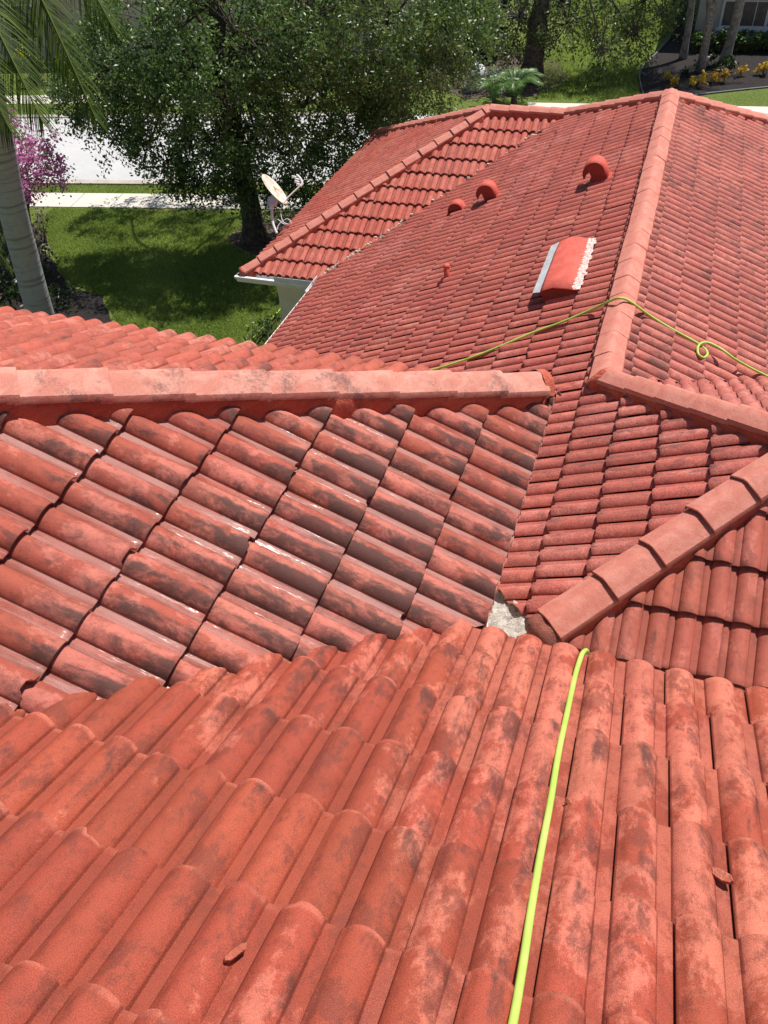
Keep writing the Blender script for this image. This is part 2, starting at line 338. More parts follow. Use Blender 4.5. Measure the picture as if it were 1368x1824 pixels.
slope('roof_slope', MT['p8'], (-1, 0), ZE - S * X9, [(1, -1, -(Y8 - X9) + .02), (1, 1, X9 + Y8 + 2 * W8 + .02), (-1, 0, -X9 + .02)], -X9 - .01, .05, (Y8 - .2, Y8 + 2 * W8 + .2), (-(X9 + W8) - .1, -X9 + .1), par=0, res=6, seed=12, slit=.017)
XA = X9 + W8; YR = Y8 + W8
deck([(.27, .96), (HX - .02, HY), (AX, AYN), (-EV + .05, AYN), (-EV + .05, 1.75), (-.45, 1.75)], z5)
deck([(-.05, .62), (-.05, -.2), (XR, -.2), (XR, HY), (HX, HY)], z4)
deck([(-EV + .05, AYN), (AX, AYN), (AX, YA), (-EV + W8, YR), (-EV + .05, Y8)], z5)
deck([(AX, AYN), (5.2, AYN - AX + 5.2), (5.2, YA - AX + 5.2), (AX, YA)], z7)
deck([(HX, HY), (5.2, HY), (5.2, AYN - AX + 5.2), (AX, AYN)], z10)
deck([(X9 + .05, Y8 + .05), (-EV + .05, Y8 + .05), (-EV + W8, YR), (XA, YR)], z8)
deck([(X9 + .05, Y8 + .05), (XA, YR), (X9 + .05, Y8 + 2 * W8 - .05)], z9)
deck([(XA, YR), (-EV + W8, YR), (AX, YA), (5.2, YA - AX + 5.2), (5.2, Y8 + 2 * W8 + 3), (X9, Y8 + 2 * W8)], zb, name='roof_back_slope', mat=MT['p7'])

# ------------------------------------------------------------------ hip and ridge caps
def caps(p_hi, p_lo, mat, first=0.0, expo=.3536, w=.125, h0=.030, seed=0, plug=None, label=None, lift=.016, taper=1.0, mort=M_MORT, mw=.118, mdrop=.10, fall=(S * .707, S * .707), endplug=True, over=.0, pb=.45):
    """row of overlapping angular cap tiles from high to low with a mortar bed beneath;
    first = distance from the low end to the first joint"""
    rng = random.Random(seed); hi = Vector(p_hi); lo = Vector(p_lo); ax = (lo - hi); L = ax.length; ax /= L
    side = ax.cross(Vector((0, 0, 1))).normalized(); up = side.cross(ax).normalized()
    sec = [(-1, 0), (-.985, .020), (-.94, .034), (-.48, .070), (-.10, .096), (.10, .096), (.48, .070), (.94, .034), (.985, .020), (1, 0)]
    mb = MB(); joints = [L + over]
    x = L + over - (first or expo)
    while x > 0: joints.append(x); x -= expo * rng.uniform(.985, 1.015)
    joints.append(0); joints = joints[::-1]
    for i in range(len(joints) - 1):
        a, b = joints[i] - .05, joints[i + 1] + rng.uniform(-.005, .005); j1, j2, j3 = (rng.uniform(-.005, .005) for _ in range(3))
        rows = [(a, .000, .93), (a + (b - a) * .5, lift * .5, .965), (b - .02, lift * .97, .995), (b - .004, lift, 1.0), (b, lift - .003, 1.0), (b + .001, lift - .012, .99)]
        V = []
        for (t, lf_, ws) in rows:
            if i == 0: t = max(t, -.02)
            ws = 1 - (1 - ws) * taper
            for (sx, sz) in sec:
                V.append(hi + ax * t + side * (sx * w * ws + j1) + up * (sz * (.85 + .15 * ws) * (w / .125) + h0 + lf_ + j2 * .5 + j3 * sx * .4))
        n = len(sec)
        Fc = [(r*n+k, r*n+k+1, (r+1)*n+k+1, (r+1)*n+k) for r in range(len(rows)-1) for k in range(n-1)]
        mb.add(V, Fc)
        # thickness: dark inside of the nose
        mb.add(V[-n:] + [v - up * .004 - ax * .02 for v in V[-n:]], [(k, k+1, n+k+1, n+k) for k in range(n-1)])
    row = mb.build('ridge_capping', mat, house)
    for p in row.data.polygons: p.use_smooth = True
    me = row.data; bm = bmesh.new(); bm.from_mesh(me)
    for e in bm.edges:
        if len(e.link_faces) == 2 and e.calc_face_angle(0) > .55: e.smooth = False
    bm.to_mesh(me); bm.free()
    if label: row['label'] = label
    # mortar bed, uneven, pushed down between the rolls
    N = max(12, int(L / .03)); V = []; 
    for i in range(N + 1):
        t = L * i / N; q = hi + ax * t
        for sg in (-1, 1):
            wv = wob(q.x * 3, q.y * 3, sg * 2.3); w2 = wob(q.x * 9 + 4, q.y * 8, sg)
            for (sx, sz) in ((.80, h0 + .03), (1.0 + .04 * w2, h0 + .004), (1.02 + .05 * wv, h0 - .035), (1.10 + .12 * wv, -.03 - .02 * w2), (1.12 + .10 * w2, -.09)):
                V.append(q + side * (sg * sx * mw) + up * (sz - (max(0, abs(sx) - 1) * .0)))
    Fc = []
    for i in range(N):
        for sg in (0, 1):
            for k in range(4):
                a = i * 10 + sg * 5 + k; Fc.append((a, a + 1, a + 11, a + 10))
        Fc.append((i*10, i*10+10, i*10+15, i*10+5))
    mo = obj('mortar_bed', V, Fc, mort, row, smooth=True)
    if endplug:
        e = hi + ax * (L + over); P_ = []
        for r, (sc_, bul) in enumerate(((1.0, -.03), (1.03, .03 * pb * 1.5), (1.0, .085 * pb), (.75, .125 * pb), (.0, .14 * pb))):
            for k in range(14):
                t = -1 + 2 * k / 13; hh = .094 * (1 - abs(t) ** 2.4)
                P_.append(e + ax * (bul + .006 * wob(t * 3, r * 2., 1)) + side * (t * w * sc_) + up * (h0 - .055 + (hh + .055 + .018) * (.5 + .5 * sc_) - .0 if False else h0 + .012 + (hh) * sc_ - .10 * (1 - sc_)))
        Fp = [(r*14+k, r*14+k+1, (r+1)*14+k+1, (r+1)*14+k) for r in range(4) for k in range(13)]
        # skirt below the plug
        b0 = len(P_)
        for k in range(14):
            t = -1 + 2 * k / 13; P_.append(e + ax * (.10 * pb - .03 * abs(t)) + side * (t * w * 1.0) + up * (-.075))
        Fp += [(4*14+k, 4*14+k+1, b0+k+1, b0+k) for k in range(13)]
        for k in range(14):
            t = -1 + 2 * k / 13; P_.append(e - ax * .03 + side * (t * w * .99) + up * (-.11))
        Fp += [(b0, b0+14, 0), (b0+13, 13, b0+27)]
        obj('mortar_plug', P_, Fp, plug or M_MORT, row, smooth=True)
    return row
def hp(x, y, z): return (x, y, z)
caps((XL, XL + Y1, z2(XL, 0)), (-.09, Y1 - .09, .04), M_CAPN, first=.30, seed=1, label='weathered hip capping above the mildewed slope', mdrop=.1, w=.116, mw=.104, h0=.070, lift=.016)
caps((HX, HY, ZAP), (.945 - DL, .945, z5(.945 - DL, 0)), M_CAP, first=.41, seed=2, pb=1.0, plug=M_PLUG, label='diagonal hip capping ending in a rough brown mortar plug', w=.132, mw=.122, h0=.045, lift=.030)
caps((HX, HY, ZAP), (AX + .04, AYN - .04, ZA + .02), M_CAP, seed=3, label='hip capping descending from the right edge', w=.125, h0=.05, lift=.018)
caps((AX, YA, ZA), (AX, AYN - .06, ZA), M_CAP, expo=.36, seed=4, label='long pale main ridge capping under the hose', w=.135, h0=.040, lift=.004, taper=.4)
caps((HX, HY, ZAP), (XR, HY, ZAP), M_CAP, seed=5, endplug=False)
caps((AX, YA, ZA), (-EV + W8, YR, ZE + S * W8), M_CAP, seed=6, endplug=False, w=.12)
caps((AX, YA, ZA), (5.2, YA - AX + 5.2, z7(5.2, 0)), M_CAP, seed=7, endplug=False, w=.12)
caps((-EV + W8, YR, ZE + S * W8), (XA, YR, ZE + S * W8), M_CAP, seed=8, endplug=False, expo=.37, w=.12, label='short level ridge capping of the wing')
caps((XA, YR, ZE + S * W8), (X9, Y8, ZE), M_CAP, seed=9, over=.02, w=.12, lift=.026, label='wing hip capping running down to the gutter corner')
caps((XA, YR, ZE + S * W8), (X9, Y8 + 2 * W8, ZE), M_CAP, seed=10, w=.12)

# ------------------------------------------------------------------ walls, gutter, flashing
def wall_box(lo, hi, mat=M_WALL, name='wall', parent=None):
    return MB().box(lo, hi).build(name, mat, parent or house, bevel=.01)
wall_box((-6.1, 9.8, ZG), (-1.0, Y8 + 2 * W8 - .45, ZE - .14))
wall_box((-EV + .5, 1.5, ZG), (4.6, YA + 3.0, ZE - .14))
MB().prism([(-6.3, -3.3, ZG), (-6.3, 1.45, ZG), (-.40, 1.45, ZG), (-.40, -.40, ZG), (4.0, -.40, ZG), (4.0, -3.3, ZG)], (0, 0, -.10 - ZG)).build('wall', M_WALL, house)
MB().box((X9 + .1, Y8 + .1, ZE - .13), (-EV + .3, Y8 + .5, ZE - .10)).build('soffit', M_WHITE, house)
MB().box((X9 + .08, Y8 + .04, ZE - .20), (-EV + .3, Y8 + .07, ZE - .02)).build('fascia', M_WHITE, house)
MB().box((-EV + .03, 2.0, ZE - .20), (-EV + .06, Y8 + .1, ZE - .02)).build('fascia', M_WHITE, house)
MB().box((-6.3, Y3 - .08, -.22), (-.1, Y3 - .05, -.07)).build('fascia', M_WHITE, house)
MB().box((-.09, 0.0, -.22), (-.06, Y3 - .08, -.07)).build('fascia', M_WHITE, house)
MB().box((-.09, -.09, -.22), (4.0, -.06, -.07)).build('fascia', M_WHITE, house)
# white gutter along the wing eave
g = MB(); gx0, gx1 = X9 - .15, -EV - .02
def gut(x): # K-style section, open top, toward -Y
    yf = Y8 + .02
    return [(x, yf, ZE - .01), (x, yf, ZE - .13), (x, yf - .115, ZE - .13), (x, yf - .13, ZE - .075), (x, yf - .185, ZE - .04), (x, yf - .185, ZE + .000), (x, yf - .135, ZE + .004)]
a, b = gut(gx0), gut(gx1)
off = Vector((0, .004, .004))
g.add(a + b, [(i, i+1, i+8, i+7) for i in range(6)]); g.add([a[1], a[2], a[3], a[4], a[5], (gx0, a[5][1] + .02, a[5][2]), a[0]], [tuple(range(7))]); g.add([b[1], b[2], b[3], b[4], b[5], b[0]], [tuple(range(6))])
go = g.build('gutter', M_WHITE, house); sm = go.modifiers.new('s', 'SOLIDIFY'); sm.thickness = .004
# wide strip of gutter return + splash panel at the valley
MB().box((-EV - .78, Y8 - .168, ZE - .010), (-EV - .03, Y8 - .162, ZE + .085)).build('gutter_splash_guard', M_METAL, house)
q = MB(); q.prism([(-EV - .075, Y8 - .42, ZE - .16), (-EV - .075, Y8 - .42, ZE + .03), (-EV - .03, Y8 + .02, ZE + .10), (-EV - .03, Y8 + .02, ZE - .16)], (.012, 0, 0)); q.build('end_flashing', M_WHITE, house)
# white drip edge along the main left eave
MB().box((-EV - .055, AYN - 1.5, ZE - .075), (-EV + .03, Y8 - .13, ZE + .012)).build('drip_edge', M_WHITE, house)
# mortar crumbs in the valley between wing and main roof
vm = MB(); rr = random.Random(3)
for i in range(170):
    t = rr.uniform(0, 3.4); 
    if rr.random() < .55: t = rr.uniform(0, 1.3)
    x = -EV + t + rr.uniform(-.05, .02); y = Y8 + t + rr.uniform(-.02, .05); z = max(z5(x, y), z8(x, y)) + .035; s_ = rr.uniform(.006, .022)
    vm.box((x - s_, y - s_, z - .02), (x + s_, y + s_, z + s_ * 1.2), None)
vm.build('mortar_crumbs', simple('mortar_bits', (.62, .52, .42), .9, .2, 30), house)['kind'] = 'stuff'
# pale mortar cricket and white flashing at the low point
zc0 = lambda x, y: z5(x, y) + .006 - .20 * max(0.0, 1.055 - (x + .92 * y))
def blob(poly, zf, th, name, mat, n=16, rough=.012):
    # gridded slab clipped to a polygon (xy) with an uneven top
    bm = bmesh.new(); xs = [p[0] for p in poly]; ys = [p[1] for p in poly]
    nx_ = n; gv = [[bm.verts.new((min(xs) + (max(xs) - min(xs)) * i / nx_, min(ys) + (max(ys) - min(ys)) * j / nx_, 0)) for j in range(nx_ + 1)] for i in range(nx_ + 1)]
    for i in range(nx_):
        for j in range(nx_): bm.faces.new((gv[i][j], gv[i+1][j], gv[i+1][j+1], gv[i][j+1]))
    for i in range(len(poly)):
        (x0, y0), (x1, y1) = poly[i], poly[(i+1) % len(poly)]; nrm = Vector((y1 - y0, x0 - x1, 0))
        bmesh.ops.bisect_plane(bm, geom=bm.verts[:] + bm.edges[:] + bm.faces[:], dist=1e-6, plane_co=(x0, y0, 0), plane_no=nrm, clear_outer=True)
    for v in bm.verts: v.co.z = zf(v.co.x, v.co.y) + rough * (wob(v.co.x * 14, v.co.y * 17, 0) + .5 * wob(v.co.x * 41, v.co.y * 37, 2))
    r = bmesh.ops.extrude_face_region(bm, geom=bm.faces[:]); 
    for v in r['geom']:
        if isinstance(v, bmesh.types.BMVert): v.co.z -= th
    bmesh.ops.recalc_face_normals(bm, faces=bm.faces)
    me = bpy.data.meshes.new(name); bm.to_mesh(me); bm.free(); me.materials.append(mat); 
    return link(bpy.data.objects.new(name, me), house)
MC = NT('rough_concrete'); o_ = MC.obj(); nn_ = MC.noise(o_, 34, 6, .75); c_ = MC.mix(MC.ramp(nn_, .36, .46), (.34, .29, .25), (.80, .72, .64)); MC.l(c_, MC.b.inputs['Base Color']); MC.b.inputs['Roughness'].default_value = .95
MC.l(MC.bump(nn_, 1.0, .02), MC.b.inputs['Normal'])
blob([(-.9, .35), (.19, .35), (.30, .92), (-.42, 1.62), (-.9, 1.75)], zc0, .06, 'concrete_patch', MC.m, 40, .012)
fl = MB(); fl.add([(-.9, .3, -1.33), (.06, .3, -1.33), (-.09, .86, -1.262), (-.21, 1.20, -1.262), (-.9, 1.25, -1.34)], [(0, 1, 2, 3, 4)]); f_o = fl.build('valley_flashing', M_WHITE, house); f_o.modifiers.new('s', 'SOLIDIFY').thickness = .006

# ------------------------------------------------------------------ vents on the main slope
def frame_on(plane_d, c, x, y, lift=0.0):
    """matrix: X = downslope, Y = across, Z = normal, at xy of the slope z=c-S*(d.xy)"""
    dx, dy = plane_d; n = math.sqrt(1 + S*S); X = Vector((dx, dy, -S)) / n; Z = Vector((S*dx, S*dy, 1)) / n; Y = Z.cross(X)
    z = c - S * (dx*x + dy*y); M = Matrix([[X[i], Y[i], Z[i], (x, y, z)[i]] for i in range(3)] + [[0,0,0,1]])
    return M @ Matrix.Translation((0, 0, lift))
def hood(x, y, w, dy_, h, label):
    """gooseneck: sheet metal duct that rises and curves over to open downslope; X = downslope, Y = width"""
    M = frame_on((-1, 0), K5, x, y, .03); r = w / 2; hs = h - r * .95
    arc = [(-r, -.04)] + [(-math.cos(math.pi * k / 20) * r, hs + math.sin(math.pi * k / 20) * r * .95) for k in range(21)] + [(r, hs - .03)]
    inner = [(r - .010, hs - .03), (r * .62, hs + .015), (r * .34, hs + .03), (r * .30, -.04)]
    y0, y1 = -dy_ / 2, dy_ / 2; V = []; n = len(arc)
    for yy in (y0, y1): V += [M @ Vector((a, yy, b)) for a, b in arc]
    v = obj('roof_vent', V, [(k, k + 1, n + k + 1, n + k) for k in range(n - 1)], M_VENT, house, smooth=True); v['label'] = label; v.modifiers.new('s', 'SOLIDIFY').thickness = .006
    side = arc + inner; 
    for yy in (y0 + .028, y1 - .012):
        m = MB(); m.prism([M @ Vector((a * .985, yy, b if b < hs else hs + (b - hs) * .985)) for a, b in side], M.to_3x3() @ Vector((0, .006, 0))); m.build('vent_side', M_VENT_SHADE, v)
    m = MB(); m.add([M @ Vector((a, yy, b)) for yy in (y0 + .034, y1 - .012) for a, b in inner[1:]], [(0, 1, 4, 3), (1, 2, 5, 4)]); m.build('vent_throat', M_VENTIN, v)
    P = []
    for k in range(22):
        a = 2 * math.pi * k / 22; P.append(M @ Vector((-.30 * r + math.cos(a) * r * 1.05 * (1 + .1 * wob(k, 1, x)), math.sin(a) * dy_ * .66, -.01)))
    fb = MB(); fb.prism(P, M.to_3x3() @ Vector((0, 0, .022))); fb.build('vent_base', M_VENT, v)
hood(-.45, 8.88, .29, .27, .29, 'large arched roof vent nearest the long ridge')
hood(-2.18, 10.04, .29, .23, .27, 'arched roof vent, middle of the three')
hood(-2.74, 10.16, .25, .20, .15, 'low arched roof vent, farthest left of the three')
# low slope attic vent
M_ = frame_on((-1, 0), K5, -.38, 6.16, .045)
yA, yB = -.60, .62
V = []; secs = [(-.17, .015), (-.13, .055), (-.04, .115), (.06, .155), (.17, .160), (.20, .155)]
for yy in (yA, yA + .3, yB - .3, yB):
    V += [M_ @ Vector((xx, yy, zz * .86 + .006 * math.sin(yy * 9 + xx * 20))) for xx, zz in secs]
ns = len(secs); av = obj('attic_vent', V, [(r*ns+k, r*ns+k+1, (r+1)*ns+k+1, (r+1)*ns+k) for r in range(3) for k in range(ns-1)], M_VENT, house, smooth=True)
av['label'] = 'long red curved attic vent with grey lip and white sealant'; av.modifiers.new('s', 'SOLIDIFY').thickness = -.012
for yy in (yA + .004, yB - .012):
    e_ = MB(); e_.prism([M_ @ Vector((xx, yy, zz * .86 - .006)) for xx, zz in secs] + [M_ @ Vector((.20, yy, -.05)), M_ @ Vector((-.17, yy, -.05))], M_.to_3x3() @ Vector((0, .008, 0))); e_.build('vent_end', M_VENTIN, av)  # end panels take the dark inner red, imitating the near end's shade
e_ = MB(); e_.add([M_ @ Vector(p) for p in ((.19, yA + .02, -.02), (.19, yB - .02, -.02), (.19, yB - .02, .125), (.19, yA + .02, .125))], [(0, 1, 2, 3)]); e_.build('vent_screen', M_VENTIN, av).modifiers.new('s', 'SOLIDIFY').thickness = .004
e_ = MB(); e_.prism([M_ @ Vector(p) for p in ((.200, yA, .136), (.305, yA, .120), (.305, yB - .08, .120), (.200, yB, .136))], M_.to_3x3() @ Vector((.004, 0, .006))); e_.build('vent_lip', simple('lip_grey', (.62, .63, .65), .5, .12, 12), av)
sv = []; NS = 60
for i in range(NS + 1):
    yy = yA + (yB - yA) * i / NS; a_ = .03 * max(0, wob(i * .21, 3, 1)) + .014 * random.random()
    for xx, zz in ((-.180 - .020 - a_, .034), (-.172 - .5 * a_, .044), (-.155, .050), (-.13 + .02 * wob(i, 2, 3), .064)): sv.append(M_ @ Vector((xx, yy + random.uniform(-.006, .006), zz + random.uniform(-.006, .008))))
obj('sealant_strip', sv, [(i*4+k, i*4+k+1, i*4+5+k, i*4+4+k) for i in range(NS) for k in range(3)], M_SEAL, av, smooth=True)
# small vent pipe
px_, py_ = -2.16, 7.33; zz = z5(px_, py_) + .02
pm_ = MB(); pm_.tube([(px_, py_, zz - .1), (px_, py_, zz + .19)], .036, 16); vp = pm_.build('vent_pipe', M_VENT, house, True); vp['label'] = 'short red vent pipe standing left of the attic vent'
pm_ = MB(); pm_.tube([(px_, py_, zz - .06), (px_, py_, zz + .02), (px_, py_, zz + .035)], [.085, .075, .04], 16); pm_.build('pipe_collar', M_MORT, vp, True)
pm_ = MB(); pm_.tube([(px_, py_, zz + .17), (px_, py_, zz + .215)], [.044, .044], 16); pm_.build('pipe_cap', M_VENT, vp, True)

# ------------------------------------------------------------------ hoses
MH = NT('hose_yellow_green'); MH.l(MH.mix(MH.ramp(MH.noise(MH.obj(), 5, 3), .4, .6), (.42, .62, .10), (.50, .70, .15)), MH.b.inputs['Base Color']); MH.b.inputs['Roughness'].default_value = .5; MH.b.inputs['Specular IOR Level'].default_value = .35
def smoothpath(pts, n=12):
    pts = [Vector(p) for p in pts]; out = []
    P = [pts[0]] + pts + [pts[-1]]
    for i in range(1, len(P) - 2):
        for k in range(n):
            t = k / n; a, b, c, d = P[i-1], P[i], P[i+1], P[i+2]
            out.append(.5 * ((2*b) + (c - a) * t + (2*a - 5*b + 4*c - d) * t*t + (3*b - a - 3*c + d) * t**3))
    out.append(pts[-1]); return out
def hose(pts, r, label):
    m = MB(); m.tube(smoothpath(pts), r, 12); o = m.build('garden_hose', MH.m, None, True); return tag(o, label, 'hose')
HR = .0105
pan = lambda px, py: on_plane(px, py, 0, -S, .032)
hose([on_plane(px, py, 0, -S, .052) for px, py in ((893, 1900), (913, 1824), (931, 1720), (946, 1620), (963, 1520), (980, 1430), (995, 1340), (1011, 1265), (1024, 1205), (1034, 1172))] + [tuple(on_plane(1040, 1161, 0, -S, .030)), (.475, .045, -.06), (.49, .07, -.25), (.50, .09, -.6), (.50, .12, -1.2)], HR, 'yellow green garden hose running down the near slope in a tile channel')
p6 = lambda px, py, l=.075: tuple(on_plane(px, py, S, 0, K5 + l))
p7 = lambda px, py, l=.075: tuple(on_plane(px, py, -S, 0, ZA + S * AX + l))
cr = on_plane(1104, 531, 0, 0, ZA + .19)
hose([p6(700, 684), p6(745, 667), p6(800, 650), p6(850, 633), p6(900, 613), p6(950, 592), p6(1000, 574), p6(1050, 553, .10), p6(1085, 537, .17), tuple(cr), p7(1122, 537, .165), p7(1160, 564), p7(1200, 588), p7(1235, 607, .08)] + [p7(1247, 615, .075), p7(1257, 623, .075), p7(1260, 631, .08), p7(1253, 637, .085), p7(1244, 631, .09), p7(1243, 619, .10), p7(1250, 611, .11), p7(1263, 611, .12), p7(1285, 622, .17), p7(1310, 640, .18), p7(1340, 657, .12), p7(1368, 671), p7(1420, 700)], .0120, 'yellow green garden hose looped over the long ridge')
gz = ZG + .02
hose([at_z(425, 632, gz), at_z(440, 613, gz), at_z(455, 597, gz), at_z(470, 581, gz + .1), at_z(486, 565, gz + .1), at_z(500, 550, gz), at_z(512, 538, gz)], .012, 'yellow green garden hose lying on the lawn by the wall')

# ------------------------------------------------------------------ broken bits of tile
M_CHIP = paint_mat('broken_tile', (.42, .10, .055), (.52, .15, .09), None, .2, 1.0)
def chip(px, py, poly, lab, rot, th=.014, lift=.05, pitch=(0, 0)):
    c = Vector(on_plane(px, py, 0, -S, lift)); M = Matrix.Translation(c) @ frame_on((0, 1), 0, 0, 0).to_3x3().to_4x4() @ Matrix.Rotation(rot, 4, 'Z') @ Matrix.Rotation(pitch[0], 4, 'X') @ Matrix.Rotation(pitch[1], 4, 'Y')
    V = []; n = len(poly); Fc = []
    for k, s_ in enumerate((-.5, .5)):
        V += [M @ Vector((x, y, s_ * th + .2 * x * x / .05 + random.uniform(-.002, .002))) for x, y in poly]
    Fc = [tuple(range(n))[::-1], tuple(range(n, 2*n))] + [(i, (i+1) % n, (i+1) % n + n, i + n) for i in range(n)]
    m = MB(); m.add(V, Fc); tag(m.build('tile_fragment', M_CHIP, None, bevel=.0015), lab, 'tile fragment', 'broken bits of tile')
chip(418, 1698, [(-.033, -.004), (-.02, -.010), (.022, -.008), (.034, .003), (.02, .009), (-.012, .007), (-.028, .004)], 'orange tile sliver lying in a channel lower left of the hose', -.45, pitch=(.4, .1))
chip(1287, 1560, [(-.036, .0), (-.018, -.014), (.016, -.012), (.030, -.002), (.020, .014), (-.01, .016), (-.028, .010)], 'chunky tile fragment with dark underside on the right barrels', .95, th=.010, lift=.050, pitch=(-.5, .2))
chip(1022, 1436, [(-.03, .002), (-.01, -.012), (.02, -.008), (.03, .004), (.0, .010)], 'thin tile splinter just right of the hose', 1.1, lift=.055, pitch=(.3, -.1))

# ------------------------------------------------------------------ satellite dish
dish = empty('satellite_dish', (-6.62, 11.26, ZE), 'rust stained white satellite dish on a bent mast behind the wing eave', 'satellite dish')
MD = NT('dish_enamel'); o_ = MD.obj(); c_ = MD.mix(MD.ramp(MD.noise(MD.scale(o_, (1, 1, .5)), 7, 5, .7, 1.0), .48, .66), (.78, .72, .62), (.50, .22, .09)); MD.l(c_, MD.b.inputs['Base Color']); MD.b.inputs['Roughness'].default_value = .45
DEP = float((np.array([-6.65, 11.26, -3.1]) - CAM) @ FW)
P_ = lambda x, y, d=0.0: Vector(at_d(430 + x / 9.12, 280 + y / 9.12, DEP + d))
m = MB(); m.tube(smoothpath([P_(575, 1235), P_(550, 1180), P_(515, 1080), P_(500, 960), P_(495, 860), P_(493, 770)]), .026, 12); m.build('mast', M_WHITE, dish, True)
m = MB(); m.prism([P_(425, 690), P_(490, 610), P_(560, 640), P_(590, 700), P_(545, 775), P_(425, 770)], Vector(FW) * .10); m.build('bracket', M_METAL, dish, bevel=.006)
top = P_(370, 290); bot = P_(700, 772); cen = (top + bot) / 2; upv = (top - bot).normalized(); rad = (top - bot).length / 2
# dish axis: mostly across the view, facing right and up, slightly to the camera
side_v = (Vector(FW) * 1.0).normalized(); nrm = upv.cross(side_v).normalized()
if nrm.dot(Vector(RT)) < 0: nrm = -nrm
nrm = (nrm * .90 - Vector(FW) * .44).normalized(); sv_ = upv.cross(nrm).normalized()
V = []; Fc = []; NR, NA = 8, 40
for r in range(NR + 1):
    q_ = r / NR
    for a in range(NA):
        t = 2 * math.pi * a / NA; V.append(cen + upv * (math.cos(t) * rad * q_) + sv_ * (math.sin(t) * rad * .92 * q_) + nrm * (.12 * rad * 2 * (q_ * q_ - .5) * .55))
Fc = [(r*NA+a, r*NA+(a+1) % NA, (r+1)*NA+(a+1) % NA, (r+1)*NA+a) for r in range(NR) for a in range(NA)]
d_o = obj('reflector', V, Fc, MD.m, dish, smooth=True); d_o.modifiers.new('s', 'SOLIDIFY').thickness = .012
m = MB(); m.tube(smoothpath([P_(690, 735), P_(760, 650), P_(880, 535), P_(950, 470)]), [.014] * 37, 8); m.build('feed_arm', M_WHITE, dish, True)
m = MB(); m.tube(smoothpath([P_(960, 475), P_(985, 440), P_(975, 380), P_(935, 320), P_(895, 290)]), .024, 10); ar = m.build('feed_bar', M_WHITE, dish, True)
for (x, y) in ((850, 325), (900, 365), (900, 405), (925, 450)):
    m = MB(); c0 = P_(x, y); m.tube([c0 - Vector(RT) * .035 + Vector(UP) * .012, c0 + Vector(RT) * .05], [.026, .018], 10); m.build('feed_horn', M_WHITE, ar, True)
for pts in (((655, 770), (640, 870), (650, 980), (690, 1060), (760, 1085)), ((525, 1010), (560, 1000), (620, 1030), (680, 1080), (730, 1090)), ((700, 1020), (740, 1000), (790, 1025), (810, 1080)), ((580, 1180), (600, 1110), (650, 1050), (690, 1020))):
    m = MB(); m.tube(smoothpath([P_(x, y, .02) for x, y in pts]), .008, 6); m.build('cable', M_WHITE, dish, True)

# ------------------------------------------------------------------ ground
def sheet(name, poly, z, mat, kind='structure', th=None, label=None):
    m = MB()
    if th: m.prism([(x, y, z - th) for x, y in poly], (0, 0, th))
    else: m.add([(x, y, z) for x, y in poly], [tuple(range(len(poly)))])
    return tag(m.build(name, mat), label, None, None, kind)
MG = NT('lawn_grass'); o_ = MG.obj()
n_a = MG.noise(o_, .35, 4, .6); n_b = MG.noise(o_, 2.2, 6, .7); n_c = MG.noise(MG.scale(o_, (1, 1, 1)), 26, 4, .75)
c_ = MG.mix(MG.ramp(n_a, .35, .65), (.17, .23, .04), (.22, .28, .055)); c_ = MG.mix(MG.ramp(n_b, .5, .78, 0, .75), c_, (.27, .27, .10)); c_ = MG.mix(MG.ramp(n_c, .38, .66, .8, 0), c_, (.035, .065, .010))
c_ = MG.mix(MG.ramp(MG.noise(o_, .23, 3), .60, .72, 0, .7), c_, (.27, .21, .12))
MG.l(c_, MG.b.inputs['Base Color']); MG.b.inputs['Roughness'].default_value = .85; MG.b.inputs['Specular IOR Level'].default_value = .2
MG.l(MG.bump(n_c, .9, .05), MG.b.inputs['Normal'])
sheet('ground', [(-160, -80), (160, -80), (160, 240), (-160, 240)], ZG, MG.m)
def gpt(px, py): p = at_z(px, py, ZG); return (p[0], p[1])
MS = NT('street_concrete'); o_ = MS.obj(); c_ = MS.mix(MS.ramp(MS.noise(o_, .8, 5), .3, .7), (.50, .50, .50), (.57, .57, .57)); c_ = MS.mix(MS.ramp(MS.noise(MS.scale(o_, (.25, 1.6, 1)), 1.3, 6, .7), .5, .7, 0, .4), c_, (.46, .45, .44)); c_ = MS.mix(MS.ramp(MS.noise(o_, 40, 3, .8), .35, .6, .35, 0), c_, (.38, .37, .36)); MS.l(c_, MS.b.inputs['Base Color']); MS.b.inputs['Roughness'].default_value = .9
k1a, k1b = (-17.5, 19.05), (-11.2, 20.15); kd = np.array([.985, .170]); kn = np.array([-.170, .985]); K0 = np.array([-17.5, 19.05])
def sp(s, t): p = K0 + kd * s + kn * t; return (p[0], p[1])
def bend(s): return .0008 * max(0, s) ** 2       # slight bend to the left further right
def strip(name, t0, t1, z, mat, th=None, s0=-45, s1=60, n=36, label=None):
    a_ = [sp(s0 + (s1 - s0) * i / n, t0 + bend(s0 + (s1 - s0) * i / n)) for i in range(n + 1)]; b_ = [sp(s0 + (s1 - s0) * i / n, t1 + bend(s0 + (s1 - s0) * i / n)) for i in range(n + 1)]
    return sheet(name, a_ + b_[::-1], z, mat, th=th, label=label)
M_KERB = simple('kerb_concrete', (.52, .46, .40), .85, .12, 2, .3, 60)
M_SIDE = simple('sidewalk_concrete', (.68, .63, .55), .85, .05, 1.2, .2, 80)
M_JOINT = simple('joint_dark', (.25, .22, .18), .9)  # dark line colour of the sidewalk joints
strip('street', .0, 6.2, ZG + .010, MS.m)
strip('kerb', -.28, .02, ZG + .05, M_KERB, .12)
strip('kerb', 6.15, 6.45, ZG + .05, M_KERB, .12, s1=9, n=14)
